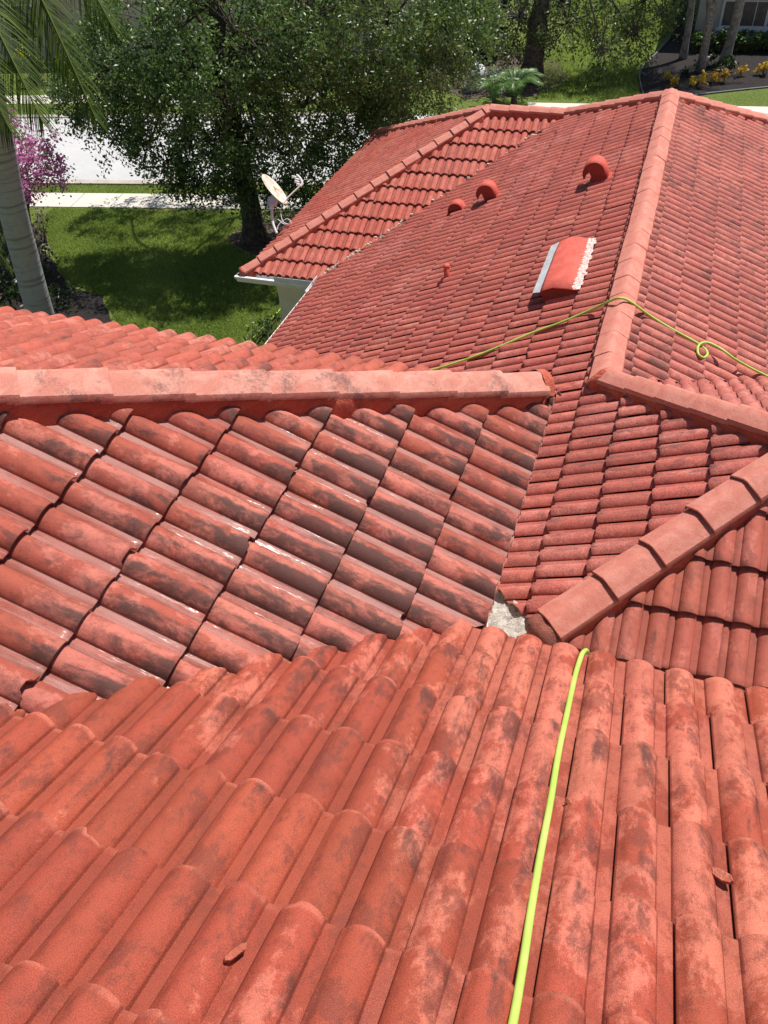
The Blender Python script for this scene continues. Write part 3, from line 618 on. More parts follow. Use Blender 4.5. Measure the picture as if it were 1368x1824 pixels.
strip('sidewalk', -2.02, -.98, ZG + .02, M_SIDE, .06)
strip('sidewalk', 7.9, 9.0, ZG + .02, M_SIDE, .06, s1=6, n=12)
jm = MB()
for i in range(-12, 16):
    s_ = i * 1.28 + .4
    jm.add([(*sp(s_, -2.0 + bend(s_)), ZG + .024), (*sp(s_ + .02, -2.0 + bend(s_)), ZG + .024), (*sp(s_ + .02, -1.0 + bend(s_)), ZG + .024), (*sp(s_, -1.0 + bend(s_)), ZG + .024)], [(0, 1, 2, 3)])
tag(jm.build('sidewalk_joints', M_JOINT), kind='structure')
# mulch beds
MM = NT('dark_mulch'); o_ = MM.obj(); n_ = MM.noise(o_, 14, 6, .8); MM.l(MM.mix(MM.ramp(n_, .38, .66), (.007, .005, .005), (.036, .025, .023)), MM.b.inputs['Base Color']); MM.b.inputs['Roughness'].default_value = .95; MM.l(MM.bump(n_, 1, .06), MM.b.inputs['Normal'])
M_MUL2 = NT('brown_leaf_litter'); o_ = M_MUL2.obj(); n_ = M_MUL2.noise(o_, 10, 6, .8); M_MUL2.l(M_MUL2.mix(M_MUL2.ramp(n_, .4, .65), (.04, .028, .02), (.20, .14, .10)), M_MUL2.b.inputs['Base Color']); M_MUL2.b.inputs['Roughness'].default_value = .95; M_MUL2.l(M_MUL2.bump(n_, 1, .06), M_MUL2.b.inputs['Normal']); M_MUL2 = M_MUL2.m
def wavy(poly, amp=.12, step=.35):
    out = []
    for i in range(len(poly)):
        a_, b_ = np.array(poly[i]), np.array(poly[(i+1) % len(poly)]); n = max(1, int(np.linalg.norm(b_ - a_) / step))
        for k in range(n):
            p = a_ + (b_ - a_) * k / n; out.append((p[0] + amp * wob(p[0] * 2, p[1] * 2, 1), p[1] + amp * wob(p[1] * 2, p[0] * 2, 5)))
    return out
def bed(px, z, mat, amp=.08, edge=None): 
    poly = wavy([gpt(*p) for p in px], amp); sheet('mulch_bed', poly, ZG + z, mat)
bed([(20, 380), (60, 400), (80, 430), (95, 470), (120, 510), (180, 530), (205, 580), (250, 620), (260, 720), (-200, 720), (-200, 380)], .012, MM.m, .10)
bed([(405, 425), (425, 412), (470, 400), (560, 400), (560, 470), (470, 468), (415, 448)], .014, M_MUL2, .08)
bed([(1205, 50), (1175, 90), (1145, 120), (1139, 140), (1146, 172), (1250, 168), (1400, 152), (1520, 145), (1520, 20)], .012, MM.m, .04)
bed([(840, 80), (1000, 110), (1010, 150), (960, 170), (830, 175), (760, 150), (780, 90)], .012, M_MUL2, .2)
bed([(0, 190), (120, 195), (200, 180), (220, 130), (120, 110), (40, 100), (0, 110)], .012, M_MUL2, .15) if False else None
# thin black bed edging at the neighbour's bed
m = MB(); ep = [at_z(px, py, ZG + .03) for px, py in ((1215, 40), (1195, 66), (1175, 88), (1158, 106), (1144, 120), (1139, 134), (1141, 150), (1146, 170))]
m.tube(smoothpath(ep), .035, 6); tag(m.build('bed_edging', simple('edging', (.16, .17, .18), .6), None, True), 'thin grey edging curving between lawn and black mulch', 'edging')
m = MB(); m.tube(smoothpath([at_z(px, py, ZG + .03) for px, py in ((1230, 170), (1290, 163), (1368, 155), (1450, 148))]), .035, 6); tag(m.build('bed_edging', simple('edging2', (.16, .17, .18), .6), None, True), 'thin dark edging along the near side of the mulch', 'edging')
# pale walk beyond the far ridge
sheet('sidewalk', [gpt(940, 184), gpt(1090, 187), gpt(1450, 193), gpt(1450, 206), gpt(1090, 198), gpt(940, 193)], ZG + .03, M_SIDE, th=.05)

# ------------------------------------------------------------------ vegetation
def leaf_mat(name, dark, light, rough=.38, trans=.3, spec=.5):
    M = NT(name); a = M.attr('lf'); s_ = M.n('ShaderNodeSeparateXYZ'); M.l(a.outputs['Vector'], s_.inputs[0])
    c = M.mix(s_.outputs[0], dark, light); M.l(c, M.b.inputs['Base Color']); M.b.inputs['Roughness'].default_value = rough; M.b.inputs['Specular IOR Level'].default_value = spec
    tr = M.n('ShaderNodeBsdfTranslucent'); M.l(M.mix(.5, c, (light[0] * 1.4, light[1] * 1.5, light[2])), tr.inputs[0])
    ms = M.n('ShaderNodeMixShader'); ms.inputs[0].default_value = trans; M.l(M.b.outputs[0], ms.inputs[1]); M.l(tr.outputs[0], ms.inputs[2])
    M.l(ms.outputs[0], M.t.nodes['Material Output'].inputs[0]); return M.m
def leaves(name, C_, size, mat, parent=None, aspect=.5, up=.35, rnd=None, dirs=None, fold=.25):
    """one mesh of many small pointed leaves; C_ = (N,3) centres"""
    N = len(C_); d = RNG.normal(size=(N, 3)); 
    if dirs is not None: d = d * .6 + dirs
    d /= np.linalg.norm(d, axis=1)[:, None]
    nn_ = RNG.normal(size=(N, 3)) + np.array([0, 0, up * 2]); nn_ -= d * (nn_ * d).sum(1)[:, None]; nn_ /= np.linalg.norm(nn_, axis=1)[:, None] + 1e-9
    s_ = np.cross(d, nn_); L = size * RNG.uniform(.65, 1.35, N)[:, None]; Wd = L * aspect
    a_ = C_ - d * L * .5; b_ = C_ + s_ * Wd * .5 + nn_ * L * fold * .3; c2 = C_ + d * L * .5; e_ = C_ - s_ * Wd * .5 + nn_ * L * fold * .3
    V = np.stack([a_, b_, c2, e_], 1).reshape(-1, 3).astype('f')
    me = bpy.data.meshes.new(name); me.vertices.add(4 * N); me.vertices.foreach_set('co', V.ravel())
    F_ = (np.arange(N)[:, None] * 4 + np.array([0, 1, 2, 0, 2, 3])).ravel()
    me.loops.add(6 * N); me.loops.foreach_set('vertex_index', F_.astype('i')); me.polygons.add(2 * N)
    me.polygons.foreach_set('loop_start', (np.arange(2 * N) * 3).astype('i')); me.polygons.foreach_set('loop_total', np.full(2 * N, 3, 'i')); me.update(); me.validate()
    r = (rnd if rnd is not None else RNG.random(N)); r = np.clip(r + RNG.normal(0, .18, N), 0, 1)
    at = me.attributes.new('lf', 'FLOAT_VECTOR', 'POINT'); at.data.foreach_set('vector', np.repeat(np.stack([r, r * 0, r * 0], 1), 4, 0).astype('f').ravel())
    me.materials.append(mat); return link(bpy.data.objects.new(name, me), parent)
def lobes_points(lobes, per, csize=.42, shell=.55, dens=3.0):
    """clumps spread through ellipsoid lobes; returns leaf centres and per clump tone"""
    pts = []; tone = []; cl = []
    for (c, r, k) in lobes:
        nC = int(k * r ** 2.1 * 9 * dens)
        for _ in range(nC):
            v = RNG.normal(size=3); v /= np.linalg.norm(v); q = RNG.uniform(shell, 1.05) ** .7
            cc = np.array(c) + v * q * r * np.array([1.05, 1.05, .85]); cl.append((cc, v))
            n = int(per * RNG.uniform(.5, 1.4)); t = RNG.random()
            # twig: leaves strung along a few short arcs, drooping outwards
            for _t in range(3):
                dr = v + RNG.normal(0, .6, 3); dr /= np.linalg.norm(dr); ln = csize * RNG.uniform(.6, 1.4); m_ = max(3, n // 3)
                u = RNG.random(m_)[:, None]; droop = np.zeros((m_, 3)); droop[:, 2] = -(u[:, 0] ** 2) * ln * .7
                pts.append(cc + dr * (u - .3) * ln + droop + RNG.normal(0, .055 + .10 * csize, (m_, 3))); tone.append(np.full(m_, t * .7 + .15 * RNG.random()))
    return np.concatenate(pts), np.concatenate(tone), cl
def tree(base, lobes, per, trunk_pts, trunk_r, bark, lm, label, size=.075, csize=.42, dens=7.0, group=None, name='oak_tree', limbs=True, cat='tree'):
    t = empty(name, tuple(base), label, cat, group)
    m = MB(); tp = smoothpath(trunk_pts, 5); rr_ = [trunk_r * (1.45 - .45 * min(1, i / 3)) * (1 - .45 * i / len(tp)) for i in range(len(tp))]
    m.tube(tp, rr_, 14); m.build('trunk', bark, t, True)
    P, T, cl = lobes_points(lobes, per, csize, dens=dens)
    leaves('crown', P, size, lm, t, rnd=T)
    if limbs:
        m = MB(); hub = Vector(tp[-1]); mid = Vector(tp[max(0, len(tp) * 2 // 3)])
        for i, (c, r, k) in enumerate(lobes):
            c = Vector(c); st = mid.lerp(hub, random.random()); q1 = st.lerp(c, .5) + Vector((random.uniform(-.3, .3), random.uniform(-.3, .3), random.uniform(.3, .8)))
            m.tube(smoothpath([st, q1, c], 5), [trunk_r * .24 * (1 - .85 * j / 10) for j in range(11)], 7)
        sel = RNG.permutation(len(cl))[:min(len(cl), 260)]
        for j in sel:
            cc, v = cl[j]; cN = min(lobes, key=lambda L: np.linalg.norm(np.array(L[0]) - cc)); c0 = Vector(cN[0]); e_ = Vector(cc)
            mm = c0.lerp(e_, .5) + Vector((random.uniform(-.2, .2), random.uniform(-.2, .2), random.uniform(-.1, .25)))
            m.tube([c0, mm, e_, e_ + Vector(v) * .25 - Vector((0, 0, .1))], [.025, .014, .008, .003], 5, False)
        m.build('limbs', bark, t, True)
    return t
M_BARK = simple('oak_bark', (.13, .105, .085), .95, .3, 9, 1.0, 26, col2=(.045, .035, .03))
M_TWIG = simple('pale_bark', (.34, .31, .28), .9, .25, 6, .6, 30)
LM_OAK = leaf_mat('oak_leaf', (.026, .062, .020), (.18, .27, .075))
LM_OAK2 = leaf_mat('oak_leaf_b', (.03, .06, .018), (.16, .21, .05))
LM_DARK = leaf_mat('hedge_leaf', (.006, .016, .005), (.045, .085, .015))
LM_HEDGE = leaf_mat('hedge_leaf_bright', (.03, .07, .012), (.13, .22, .04))
def L(px, py, dep, r, k=1.0): return (at_d(px, py, dep), r, k)
def L1(px, py, dep, r, k=1.0): dd_ = dep + .9; return (at_d(px, py, dd_), r * dd_ / dep * .97, k)
ob = at_z(455, 428, ZG)
T1 = [ob, ob + np.array([.02, 0, 1.0]), ob + np.array([-.05, .0, 2.2]), ob + np.array([-.15, .05, 3.4]), ob + np.array([-.1, .1, 4.6]), ob + np.array([0, .1, 5.8])]
lob1 = [L1(200, 120, 17.5, 1.25), L1(285, 40, 17, 1.6), L1(420, 60, 16.5, 1.9), L1(560, 40, 17, 1.9), L1(690, 50, 17.5, 1.7), L1(800, 60, 18, 1.15), L1(300, 190, 18, 1.25), L1(410, 200, 17, 1.3), L1(540, 190, 18.2, 1.15), L1(640, 170, 19, 1.15, .7), L1(735, 140, 18.2, 1.25),
        L1(500, 275, 18.5, .95), L1(385, 290, 18, .8), L1(560, 290, 19.5, .85), L1(640, 260, 19, .8), L1(170, 205, 18.5, .6), L1(350, 335, 18.5, .42, 1.6), L1(430, 320, 18.8, .5, 1.5), L1(260, 275, 18.4, .55, 1.4), L1(480, 330, 18.8, .5, 1.4), L1(150, 165, 18, .8, 1.0), L1(335, 265, 18.2, .62, 1.5), L1(440, 255, 18.5, .8, 1.4), L1(320, 312, 18.4, .42, 1.6), L1(395, 335, 18.4, .42, 1.6), L1(620, 225, 19, .8, 1.4), L1(690, 195, 19, .7, 1.4), L1(540, 330, 19.5, .6, 1.4), L1(580, 350, 20, .5, 1.4), L1(250, 215, 18.2, .6, 1.3), L1(235, 250, 18.5, .45, .9), L1(830, -10, 18, 1.0),
        L1(195, 262, 18.6, .30, .8), L1(300, 290, 18.2, .42, .8), L1(700, 215, 19.5, .65)]
lob1 += [(np.array(c) + np.array([sx, sy, 0]), r, .8) for c, r, sx, sy in ((ob + np.array([-3.2, 2.6, 4.6]), 1.6, 0, 0), (ob + np.array([0, 3.2, 4.8]), 1.7, 0, 0), (ob + np.array([3.0, 3.0, 4.6]), 1.6, 0, 0))]
lob1 = [(c, r, k * (1.05 if c[2] > -4.1 else 1.0)) for c, r, k in lob1]
tree(ob, lob1, 58, T1, .30, M_BARK, LM_OAK, 'large dark green oak beside the sidewalk, trunk in leaf litter behind the dish', csize=.40, size=.098, dens=5.2)
ob2 = at_z(945, 143, ZG)
T2 = [ob2, ob2 + np.array([.1, 0, 1.2]), ob2 + np.array([.2, 0, 2.4]), ob2 + np.array([.55, 0, 3.8]), ob2 + np.array([.9, .2, 5])]
lob2 = [L(925, 30, 29, 1.5), L(1000, 10, 29, 1.6), L(1080, 0, 29, 1.6), L(1150, 0, 29.5, 1.3), L(910, 90, 29.5, .7, .7), L(1070, 85, 28.5, 1.0, .8), L(1010, 45, 28.8, 1.0), L(1130, 60, 29, .9, .8), L(1180, 25, 29.5, .8)]
tree(ob2, lob2, 30, T2, .42, M_BARK, LM_OAK2, 'oak with hanging branches over the lawn beyond the wing ridge', size=.125, csize=.5, dens=3.4)
# dark trees behind the street
def bush(name, lobes, per, lm, label, cat='shrub', size=.06, csize=.2, group=None, stems=M_BARK, base=None):
    b0 = base if base is not None else lobes[0][0] * np.array([1, 1, 0]) + np.array([0, 0, ZG])
    t = empty(name, tuple(b0), label, cat, group); P, T, cl = lobes_points(lobes, per, csize, shell=.2); P = P[P[:, 2] > ZG + .02]; T = T[:len(P)]
    leaves('foliage', P, size, lm, t, rnd=T)
    m = MB()
    for j in RNG.permutation(len(cl))[:40]:
        e_ = Vector(cl[j][0]); st = Vector(b0) + Vector((random.uniform(-.08, .08), random.uniform(-.08, .08), 0)); m.tube([st, st.lerp(e_, .5) + Vector((0, 0, .05)), e_], [.02, .013, .005], 5, False)
    m.build('stems', stems, t, True); return t
def G(px, py, h=0.0):
    p = at_z(px, py, ZG); return np.array([p[0], p[1], ZG + h])
def lb(px, py, h, r, k=1.0): return (G(px, py, h), r, k)
bush('hedge', [lb(860, 95, 1.2, 1.5), lb(905, 90, 1.2, 1.5), lb(820, 100, 1.2, 1.4), lb(880, 60, 2.5, 1.6), lb(830, 50, 3.0, 1.6)], 26, LM_DARK, 'tall very dark hedge in shade left of the second oak', 'hedge', .14, .4)
# bougainvillea
LM_BOUG = leaf_mat('bougainvillea_bract', (.36, .08, .28), (.78, .30, .62), rough=.6, trans=.35)
bb = at_z(50, 372, ZG); BD = 19.3
bg_ = empty('bougainvillea', tuple(bb), 'magenta flowering bougainvillea on thin bent stems beside the sidewalk', 'shrub')
lobB = [L(50, 270, BD, .75), L(20, 300, BD, .7), L(90, 300, BD, .55), L(10, 240, BD, .6), L(60, 330, BD, .45, .7), L(105, 320, BD, .28, .6), L(-40, 290, BD, .8), L(30, 345, BD, .3, .6)]
Pb, Tb, clb = lobes_points(lobB, 34, .22, .2, dens=6); leaves('blossom', Pb, .075, LM_BOUG, bg_, rnd=Tb, aspect=.8)
Pb, Tb, _c = lobes_points(lobB, 8, .25, .2, dens=6); leaves('foliage', Pb, .07, LM_HEDGE, bg_, rnd=Tb)
m = MB(); bv = Vector(bb)
for j in range(46):
    e_ = Vector(clb[RNG.integers(len(clb))][0]); k1 = bv + Vector((random.uniform(-.25, .25), random.uniform(-.2, .2), random.uniform(.4, .9))); m.tube(smoothpath([bv, k1, k1.lerp(e_, .6) + Vector((0, 0, .1)), e_], 4), [.035 * (1 - .85 * i / 12) for i in range(13)], 5, False)
m.build('stems', M_BARK, bg_, True)

# palms
LM_PALM = leaf_mat('palm_leaf', (.016, .044, .007), (.10, .15, .016), rough=.6, trans=.22, spec=.15)
LM_PALMB = leaf_mat('palm_leaf_bright', (.06, .12, .03), (.22, .34, .12), rough=.4, trans=.3)
def frond(start, tip, sag, leaf_len, n, parent, mat, wid=.03, vdroop=.35, name='frond', face=None):
    a_, b_ = Vector(start), Vector(tip); ctrl = [a_, a_.lerp(b_, .33) + Vector((0, 0, sag)), a_.lerp(b_, .68) + Vector((0, 0, sag * .75)), b_]
    path = smoothpath(ctrl, 14); m = MB(); m.tube(path, [.03 * (1 - .85 * i / len(path)) + .003 for i in range(len(path))], 5); V = list(m.v); Fc = list(m.f); nf = len(V); tone = [.9] * nf
    for i in range(n):
        u = .08 + .92 * i / (n - 1); idx = min(len(path) - 2, int(u * (len(path) - 1))); p = Vector(path[idx]); t = (Vector(path[idx + 1]) - p).normalized(); p = p.lerp(Vector(path[idx+1]), u * (len(path) - 1) - idx)
        nrm_ = (Vector(face) if face is not None else Vector((0, 0, 1))); s_ = t.cross(nrm_).normalized()
        for sg in (-1, 1):
            Ln = leaf_len * math.sin(math.pi * min(.93, .18 + .72 * u)) * random.uniform(.85, 1.1)
            dr = (s_ * sg * (1 - .35 * u) + t * (.55 + .75 * u) + Vector((0, 0, -.12 - .15 * random.random())) + Vector([random.uniform(-.09, .09) for _ in range(3)])).normalized()
            e1 = p + dr * Ln * .5 - Vector((0, 0, vdroop * Ln * .18)); e2 = p + dr * Ln - Vector((0, 0, vdroop * Ln * .75)); w_ = t * wid * .5; k = len(V); tn = random.random()
            V += [tuple(p - w_ * .6), tuple(p + w_ * .6), tuple(e1 + w_), tuple(e1 - w_), tuple(e2)]; Fc += [(k, k+1, k+2, k+3), (k+3, k+2, k+4)]; tone += [tn] * 5
    o = obj(name, V, Fc, mat, parent); at = o.data.attributes.new('lf', 'FLOAT_VECTOR', 'POINT'); at.data.foreach_set('vector', np.repeat(np.array(tone, 'f'), 3)); return o
MR = NT('royal_palm_bark'); o_ = MR.obj(); sp_ = MR.n('ShaderNodeSeparateXYZ'); MR.l(o_, sp_.inputs[0])
wv = MR.n('ShaderNodeTexNoise'); MR.l(MR.scale(o_, (.5, .5, 9)), wv.inputs['Vector']); wv.inputs['Scale'].default_value = 1.4; wv.inputs['Detail'].default_value = 5
c_ = MR.mix(MR.ramp(wv.outputs[0], .52, .66, 0, .6), (.40, .40, .41), (.13, .12, .12)); c_ = MR.mix(MR.ramp(MR.noise(o_, 7, 5, .7), .45, .8, 0, .6), c_, (.22, .21, .21)); MR.l(c_, MR.b.inputs['Base Color']); MR.b.inputs['Roughness'].default_value = .8
MR.l(MR.bump(wv.outputs[0], .5, .03), MR.b.inputs['Normal'])
pb = at_z(86, 600, ZG); rp = empty('royal_palm', tuple(pb), 'royal palm with smooth grey leaning trunk and drooping fronds, nearest at left', 'palm')
d0 = float((np.array(pb) - CAM) @ FW)
tr_pts = [pb] + [at_d(x, y, d) for x, y, d in ((68, 545, d0 - 1.0), (45, 460, d0 - 2.0), (23, 375, d0 - 3.0), (4, 280, d0 - 4.0), (-14, 190, d0 - 5.0), (-40, 60, d0 - 6.2), (-60, -60, d0 - 7.2))]
m = MB(); tpp = smoothpath(tr_pts, 6); m.tube(tpp, [.30 * (1 - .27 * i / len(tpp)) for i in range(len(tpp))], 24); m.build('trunk', MR.m, rp, True)
ctop = Vector(tpp[-1]); dd = d0 - 7.4
fd = lambda x, y, d: at_d(x, y, d)
frs = [((-70, -70), (76, 218), .25, .62, dd - .3, 64), ((-10, -150), (170, 210), .75, .68, dd + .5, 70), ((60, -160), (208, 62), .5, .55, dd + .9, 50), ((-90, 20), (20, 235), .2, .55, dd - .6, 50), ((-60, -140), (62, 95), .5, .6, dd + .9, 50), ((-10, -180), (120, 120), .7, .6, dd + 1.3, 60), ((-100, -60), (-60, 260), .2, .6, dd, 40)]
for (sx, sy), (tx, ty), sg, ll, d_, nl in frs:
    frond(fd(sx, sy, d_), fd(tx, ty, d_ + .2), sg * .5, ll * 1.12, nl, rp, LM_PALM, wid=.040, vdroop=.5, face=-FW * .8 + np.array([0, 0, .5]))
# mown grass blades over the lawns in view
def grass(poly, n, h, name='grass'):
    P = np.array(poly); lo = P.min(0); hi = P.max(0); out = []
    while sum(len(o) for o in out) < n:
        q = RNG.uniform(lo, hi, (n, 2)); ins = np.zeros(n, bool)
        for i in range(len(P)):
            a, b = P[i], P[(i + 1) % len(P)]; c = ((a[1] > q[:, 1]) != (b[1] > q[:, 1])) & (q[:, 0] < (b[0] - a[0]) * (q[:, 1] - a[1]) / (b[1] - a[1] + 1e-9) + a[0]); ins ^= c
        out.append(q[ins])
    q = np.concatenate(out)[:n]; ang = RNG.uniform(0, 6.283, n); hh = h * RNG.uniform(.5, 1.3, n); w = .012
    c = np.stack([q[:, 0], q[:, 1], np.full(n, ZG)], 1); s_ = np.stack([np.cos(ang) * w, np.sin(ang) * w, ang * 0], 1); tip = c + np.stack([RNG.normal(0, .3, n) * hh, RNG.normal(0, .3, n) * hh, hh], 1)
    V = np.stack([c - s_, c + s_, tip], 1).reshape(-1, 3).astype('f'); me = bpy.data.meshes.new(name); me.vertices.add(3 * n); me.vertices.foreach_set('co', V.ravel()); me.loops.add(3 * n); me.loops.foreach_set('vertex_index', np.arange(3 * n, dtype='i')); me.polygons.add(n); me.polygons.foreach_set('loop_start', (np.arange(n) * 3).astype('i')); me.polygons.foreach_set('loop_total', np.full(n, 3, 'i')); me.update(); me.validate()
    r = np.clip(RNG.random(n) * .8 + .2 * np.sin(q[:, 0] * 2.1 + q[:, 1]) , 0, 1); at = me.attributes.new('lf', 'FLOAT_VECTOR', 'POINT'); at.data.foreach_set('vector', np.repeat(np.stack([r, r, r], 1), 3, 0).astype('f').ravel())
    me.materials.append(LM_GRASS); return tag(link(bpy.data.objects.new(name, me)), kind='stuff')
LM_GRASS = leaf_mat('grass_blade', (.12, .20, .04), (.42, .50, .15), rough=.7, trans=.45, spec=.15)
grass([gpt(95, 372), gpt(445, 380), gpt(470, 402), gpt(410, 415), gpt(405, 432), gpt(480, 470), gpt(510, 540), gpt(480, 640), gpt(265, 640), gpt(210, 580), gpt(185, 528), gpt(125, 505), gpt(100, 465), gpt(85, 425), gpt(60, 398)], 120000, .06)
grass([sp(-12, -.95), sp(12, -.95), sp(12, -.30), sp(-12, -.30)], 16000, .05)
grass([gpt(960, 120), gpt(1010, 60), gpt(1010, 0), gpt(1225, 0), gpt(1185, 60), gpt(1135, 122), gpt(1136, 160), gpt(1142, 178), gpt(960, 178)], 40000, .09)
# three palms in the neighbour's bed
M_PT = simple('palm_trunk_grey', (.36, .32, .28), .9, .25, 7, .8, 20); M_PT2 = simple('palm_trunk_scarred', (.33, .28, .24), .9, .35, 16, 1.0, 18, col2=(.12, .10, .085))
def mid_palm(base, top, r, mat, label, boots=False):
    t = empty('palm_tree', tuple(base), label, 'palm', 'palms in the neighbouring mulch bed'); b_, e_ = Vector(base), Vector(top); m = MB(); n = 26
    pts = [b_.lerp(e_, i / n) + Vector((.10 * math.sin(i * .21), 0, 0)) for i in range(n + 1)]; m.tube(pts, [r * (1.35 - .35 * min(1, i / 3)) * (1 + .03 * math.sin(i * 2.2)) for i in range(n + 1)], 14)
    m.build('trunk', mat, t, True)
    if boots:
        m = MB(); L_ = (e_ - b_).length
        for i in range(70):
            u = .32 + .68 * i / 70; a = i * 2.4; p = b_.lerp(e_, u) + Vector((.10 * math.sin(u * n * .21), 0, 0)); o_ = Vector((math.cos(a), math.sin(a), 0)); s_ = Vector((-math.sin(a), math.cos(a), 0))
            m.prism([p + o_ * r * .9 - s_ * .09, p + o_ * r * .9 + s_ * .09, p + o_ * (r + .13) + s_ * .03 + Vector((0, 0, .22)), p + o_ * (r + .10) - s_ * .03 + Vector((0, 0, .22))], (0, 0, .03))
        m.build('leaf_bases', M_PT2, t)
    for i in range(12):
        a = i * 2 * math.pi / 12 + .3; d_ = Vector((math.cos(a), math.sin(a), 0)); frond(e_ + d_ * .1, e_ + d_ * 2.1 + Vector((0, 0, -.2 - .6 * random.random())), .7, .6, 30, t, LM_PALM, wid=.05)
def up_to(px, py, b_):   # point above a base at about that pixel, height from the base plane
    d = ray(px, py); t = (b_[1] - CAM[1]) / d[1]; return CAM + d * t
for (bx, by, tx, ty, r, mt, lab, bo) in ((1216, 105, 1228, 0, .125, M_PT, 'slim smooth grey palm trunk, left of three in the black mulch', False), (1246, 129, 1264, -5, .145, M_PT2, 'palm with rough crisscross leaf bases on its trunk, middle of three', True), (1290, 110, 1314, 0, .17, M_PT, 'thick brown palm trunk in front of the window, right of three', False)):
    b_ = G(bx, by); t_ = np.array(up_to(tx, ty, b_)); t_[0] = b_[0] + (t_[0] - b_[0]); e_ = b_ + (t_ - b_) * (6.2 / max(.5, (t_ - b_)[2])); mid_palm(b_, e_, r, mt, lab, bo)
# small bright palms near the dome
pc = empty('cycad', tuple(G(915, 186)), 'bright green feathery cycad just beyond the wing ridge', 'palm')
for i in range(15):
    a = i * 2.4; d_ = Vector((math.cos(a), math.sin(a), 0)); b_ = Vector(G(915, 186, .25)); frond(b_, b_ + d_ * random.uniform(.8, 1.1) + Vector((0, 0, .35 + .5 * random.random())), .35, .42, 26, pc, LM_PALMB, wid=.035, vdroop=.3)
m = MB(); m.tube([G(915, 186, -.02), G(915, 186, .3)], [.12, .1], 10); m.build('trunk', M_BARK, pc, True)
pc = empty('cycad', tuple(G(880, 190)), 'smaller arching cycad left of the bright one, in front of the white dome', 'palm')
for i in range(11):
    a = i * 2.4 + 1; d_ = Vector((math.cos(a), math.sin(a), 0)); b_ = Vector(G(880, 190, .2)); frond(b_, b_ + d_ * random.uniform(.6, .9) + Vector((0, 0, .35 + .5 * random.random())), .3, .34, 22, pc, LM_PALMB, wid=.03, vdroop=.3)
m = MB(); m.tube([G(880, 190, -.02), G(880, 190, .25)], [.1, .08], 10); m.build('trunk', M_BARK, pc, True)

# ------------------------------------------------------------------ small garden things
dm = empty('mailbox', tuple(G(850, 160)), 'white domed utility cover standing in the leaf litter', 'utility cover') if False else empty('utility_cover', tuple(G(846, 160)), 'white domed utility cover standing in the leaf litter', 'utility cover')
c0 = Vector(G(846, 160)); m = MB(); m.tube([c0, c0 + Vector((0, 0, .55)), c0 + Vector((0, 0, .6))], [.36, .36, .40], 28); m.build('body', M_WHITE, dm, True)
V = []; 
for r in range(7):
    t = r / 6 * math.pi / 2
    for a in range(28): V.append(c0 + Vector((math.cos(a * 2 * math.pi / 28) * math.cos(t) * .43, math.sin(a * 2 * math.pi / 28) * math.cos(t) * .43, .60 + math.sin(t) * .33)))
obj('dome', V, [(r*28+a, r*28+(a+1) % 28, (r+1)*28+(a+1) % 28, (r+1)*28+a) for r in range(6) for a in range(28)], M_WHITE, dm, True)
c0 = Vector(G(896, 150)); ub = empty('utility_box', tuple(c0), 'low grey green utility box under the second oak', 'utility box')
m = MB(); m.box(c0 + Vector((-.55, -.35, 0)), c0 + Vector((.55, .35, .35))); m.build('body', simple('utility_green', (.07, .11, .09), .6), ub, bevel=.02)
m = MB(); m.box(c0 + Vector((-.60, -.40, .352)), c0 + Vector((.60, .40, .42))); m.build('lid', simple('utility_lid', (.26, .33, .30), .5), ub, bevel=.02)
# crotons
LM_CROT = leaf_mat('croton_leaf', (.34, .16, .02), (.85, .62, .04), rough=.5, trans=.2)
for (x, y, r, lab) in ((1185, 147, .30, 'sparse yellow croton nearest the curved lawn edge'), (1207, 156, .34, 'yellow croton half hidden behind the main ridge end'), (1241, 154, .42, 'upright orange yellow croton left of the bushiest one'), (1275, 150, .52, 'bushiest bright yellow croton in the black mulch'), (1320, 137, .36, 'loose yellow croton between the bushiest one and the orange one'), (1360, 136, .50, 'orange red croton at the right end of the row')):
    r *= .72; bush('croton', [(G(x, y, r * .8), r * .85, 2.2)], 30, LM_CROT, lab, 'croton', .15, .12, 'yellow crotons in the mulch bed', base=G(x, y))
for (x, y, r, lab) in ((1262, 115, .38, 'low dark green plant between the palm trunks'), (1228, 128, .30, 'small dark green plant left of the scarred palm'), (1300, 118, .40, 'dark green clump right of the thick palm base')):
    bush('mulch_plant', [(G(x, y + 6, r * .5), r, 1.6)], 22, LM_DARK, lab, 'plant', .16, .14, base=G(x, y + 6))
bush('hedge', [lb(1232 + i * 16, 92, .45, .42, 2.0) for i in range(14)], 34, LM_HEDGE, 'clipped green hedge under the neighbouring house window', 'hedge', .12, .14)
bush('hedge', [lb(1203, 72, .5, .55), lb(1208, 55, .8, .6), lb(1212, 38, 1.0, .6)], 24, LM_DARK, 'dark shrub mass at the left corner of the neighbouring house', 'hedge', .14, .25)
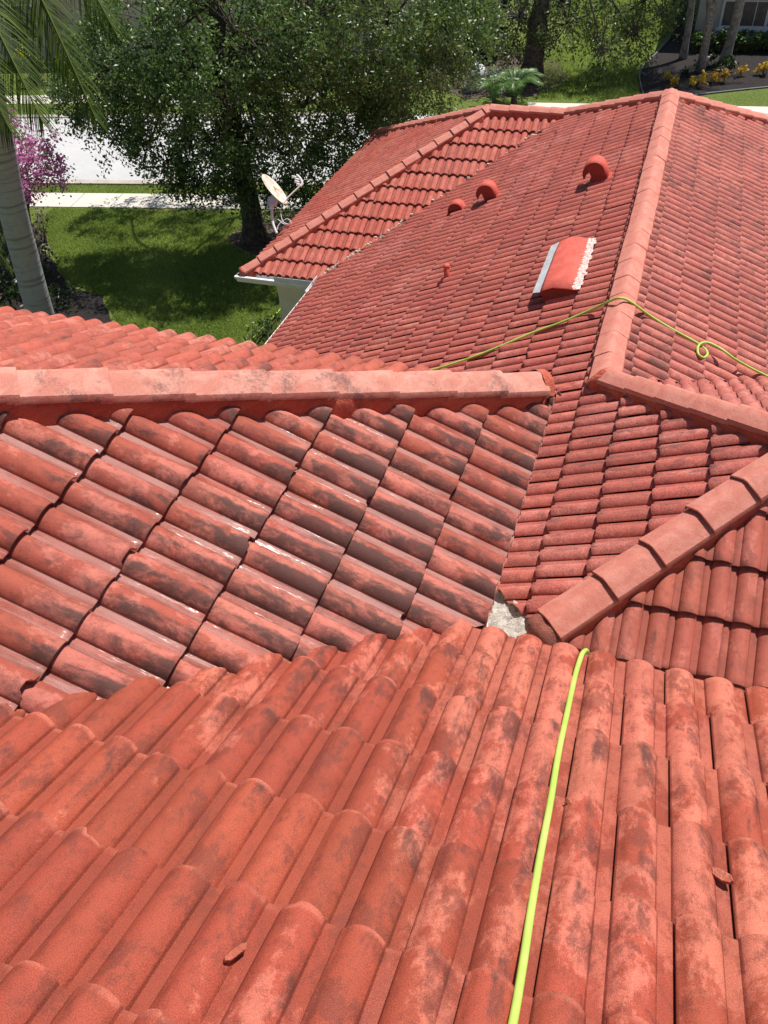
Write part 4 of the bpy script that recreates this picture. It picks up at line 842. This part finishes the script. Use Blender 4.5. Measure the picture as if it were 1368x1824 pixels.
# foreground-left garden under the palm
bush('shrub', [lb(10, 520, .7, 1.1), lb(-60, 520, .9, 1.2), lb(30, 590, .6, .9), lb(110, 560, .4, .6), lb(75, 520, .5, .55)], 26, LM_DARK, 'deep green shrub in shade behind the grey palm trunk', 'shrub', .12, .35)
LM_PURP = leaf_mat('purple_leaf', (.03, .014, .022), (.14, .06, .10), rough=.5, trans=.2)
bush('shrub', [lb(80, 440, .35, .55, 1.5), lb(55, 415, .35, .5, 1.5), lb(88, 470, .25, .35, 1.5)], 24, LM_PURP, 'dark purple leaved shrub right of the grey palm trunk', 'shrub', .07, .15)
pc = empty('fan_plant', tuple(G(20, 500)), 'drooping green palm fronds at the left edge behind the grey trunk', 'palm')
for i in range(9):
    a = -1.2 + i * .45; d_ = Vector((math.cos(a), math.sin(a), 0)); b_ = Vector(G(-25, 500, 1.6)); frond(b_, b_ + d_ * 1.6 + Vector((0, 0, -.9)), .5, .5, 34, pc, LM_PALM, wid=.035)
m = MB(); m.tube([G(-25, 500, 0), G(-25, 500, 1.6)], [.14, .12], 10); m.build('trunk', M_BARK, pc, True)
st = empty('strappy_plant', tuple(G(75, 465)), 'small pale strap leaved plant at the lawn edge', 'plant'); m = MB()
for i in range(9):
    a = i * .7; d_ = Vector((math.cos(a), math.sin(a), 0)); b_ = Vector(G(70, 465, .0)); s_ = Vector((-math.sin(a), math.cos(a), 0)) * .02; q1 = b_ + d_ * .25 + Vector((0, 0, .35)); q2 = b_ + d_ * .5 + Vector((0, 0, .3)); m.add([b_ - s_, b_ + s_, q1 + s_, q1 - s_, q2], [(0, 1, 2, 3), (3, 2, 4)])
o = m.build('leaves', simple('strap_leaf', (.30, .38, .16), .5), st)
bush('shrub', [lb(478, 592, .30, .42, 2.0), lb(468, 618, .25, .40, 2.0), lb(490, 575, .25, .28, 2.0)], 26, LM_HEDGE, 'small green shrub at the foot of the wall by the lawn hose', 'shrub', .09, .12)
# far side of the street, left
bush('shrub', [lb(60, 155, .6, .8), lb(85, 150, .6, .8)], 26, LM_DARK, 'green shrub across the street below the yellow one', 'shrub', .12, .25)
LM_YEL = leaf_mat('yellow_leaf', (.20, .24, .02), (.60, .58, .05), rough=.5)
bush('shrub', [lb(62, 138, .9, .55, 1.4)], 26, LM_YEL, 'yellow leaved shrub against the house across the street', 'shrub', .12, .2)
bush('shrub', [lb(120, 165, .5, .9), lb(160, 160, .5, .9), lb(210, 160, .6, 1.0)], 24, LM_DARK, 'low dark shrubs across the street behind the palm fronds', 'shrub', .12, .3)
# house across the street
h2 = empty('house', tuple(G(30, 100)), 'pale beige house across the street glimpsed at the top left', 'house')
a_ = G(120, 108); dirx = Vector((kd[0], kd[1], 0)); diry = Vector((kn[0], kn[1], 0)); b0 = Vector(a_)
def ob_(org, sx0, sx1, sy0, sy1, z0, z1_): 
    P = [org + dirx * sx + diry * sy for sx, sy in ((sx0, sy0), (sx1, sy0), (sx1, sy1), (sx0, sy1))]; return [Vector((p.x, p.y, z0)) for p in P], (0, 0, z1_ - z0)
m = MB(); m.prism(*ob_(b0, -16, 20, 0, 9, ZG, ZG + 3.1)); m.build('wall', M_WALL3, h2)
m = MB(); rb_ = [b0 + dirx * x + diry * y for x, y in ((-17, -.8), (21, -.8), (21, 9.8), (-17, 9.8))]; rt_ = [b0 + dirx * x + diry * 4.5 for x in (-11.5, 15.5)]
m.add([Vector((p.x, p.y, ZG + 3.1)) for p in rb_] + [Vector((p.x, p.y, ZG + 5.6)) for p in rt_], [(0, 1, 5, 4), (2, 3, 4, 5), (1, 2, 5), (3, 0, 4), (3, 2, 1, 0)]); m.build('roof', simple('grey_tile_roof', (.33, .29, .27), .9, .2, 4), h2)
for i, x in enumerate((-2.5, 9)):
    m = MB(); m.prism(*ob_(b0, x, x + 1.6, -.04, .0, ZG + .9, ZG + 2.3)); w_ = m.build('window', M_WHITE, h2); m = MB(); m.prism(*ob_(b0, x + .08, x + 1.52, -.06, -.045, ZG + .98, ZG + 2.22)); m.build('pane', M_GLASS, w_)
# neighbouring house, right
hn = empty('house', tuple(G(1300, 60)), 'grey beige house with white framed window at the top right', 'house')
wy = float(G(1300, 74)[1]); wx = float(G(1235, 66)[0])
MB().box((wx, wy, ZG), (wx + 12, wy + 9, ZG + 3.2)).build('wall', M_WALL2, hn, bevel=.02)
m = MB(); m.add([(wx - .6, wy - .7, ZG + 3.2), (wx + 12.6, wy - .7, ZG + 3.2), (wx + 12.6, wy + 9.6, ZG + 3.2), (wx - .6, wy + 9.6, ZG + 3.2), (wx + 4.2, wy + 4.4, ZG + 5.6), (wx + 8, wy + 4.4, ZG + 5.6)], [(0, 1, 5, 4), (1, 2, 5), (2, 3, 4, 5), (3, 0, 4), (3, 2, 1, 0)]); m.build('roof', simple('brown_tile_roof', (.30, .20, .15), .9, .2, 4), hn)
w0, w1 = wx + .92, wx + 4.2; wz0, wz1 = ZG + .50, ZG + 2.4
wf = MB()
for lo, hi in (((w0, wy - .05, wz0), (w1, wy - .003, wz0 + .09)), ((w0, wy - .05, wz1 - .09), (w1, wy - .003, wz1)), ((w0, wy - .048, wz0 + .09), (w0 + .09, wy - .003, wz1 - .09)), ((w1 - .09, wy - .048, wz0 + .09), (w1, wy - .003, wz1 - .09)), ((w0 + 1.75, wy - .046, wz0 + .09), (w0 + 1.87, wy - .003, wz1 - .09))): wf.box(lo, hi)
win = wf.build('window', M_WHITE, hn)
MB().box((w0 + .05, wy - .02, wz0 + .05), (w1 - .05, wy - .006, wz1 - .05)).build('pane', M_CURT, win)
mu = MB()
for x in (w0 + .45, w0 + 1.3, w0 + 2.3, w0 + 2.75): mu.box((x, wy - .035, wz0 + .09), (x + .03, wy - .021, wz1 - .09))
for zz in (wz0 + .95,): mu.box((w0 + .09, wy - .04, zz), (w1 - .09, wy - .036, zz + .05))
mu.build('glazing_bars', M_WHITE, win)
MB().box((w0 - .12, wy - .12, wz0 - .10), (w1 + .12, wy - .003, wz0 - .002)).build('sill', M_WHITE, win, bevel=.01)
print('tris', sum(len(o.data.polygons) for o in bpy.data.objects if o.type == 'MESH'))
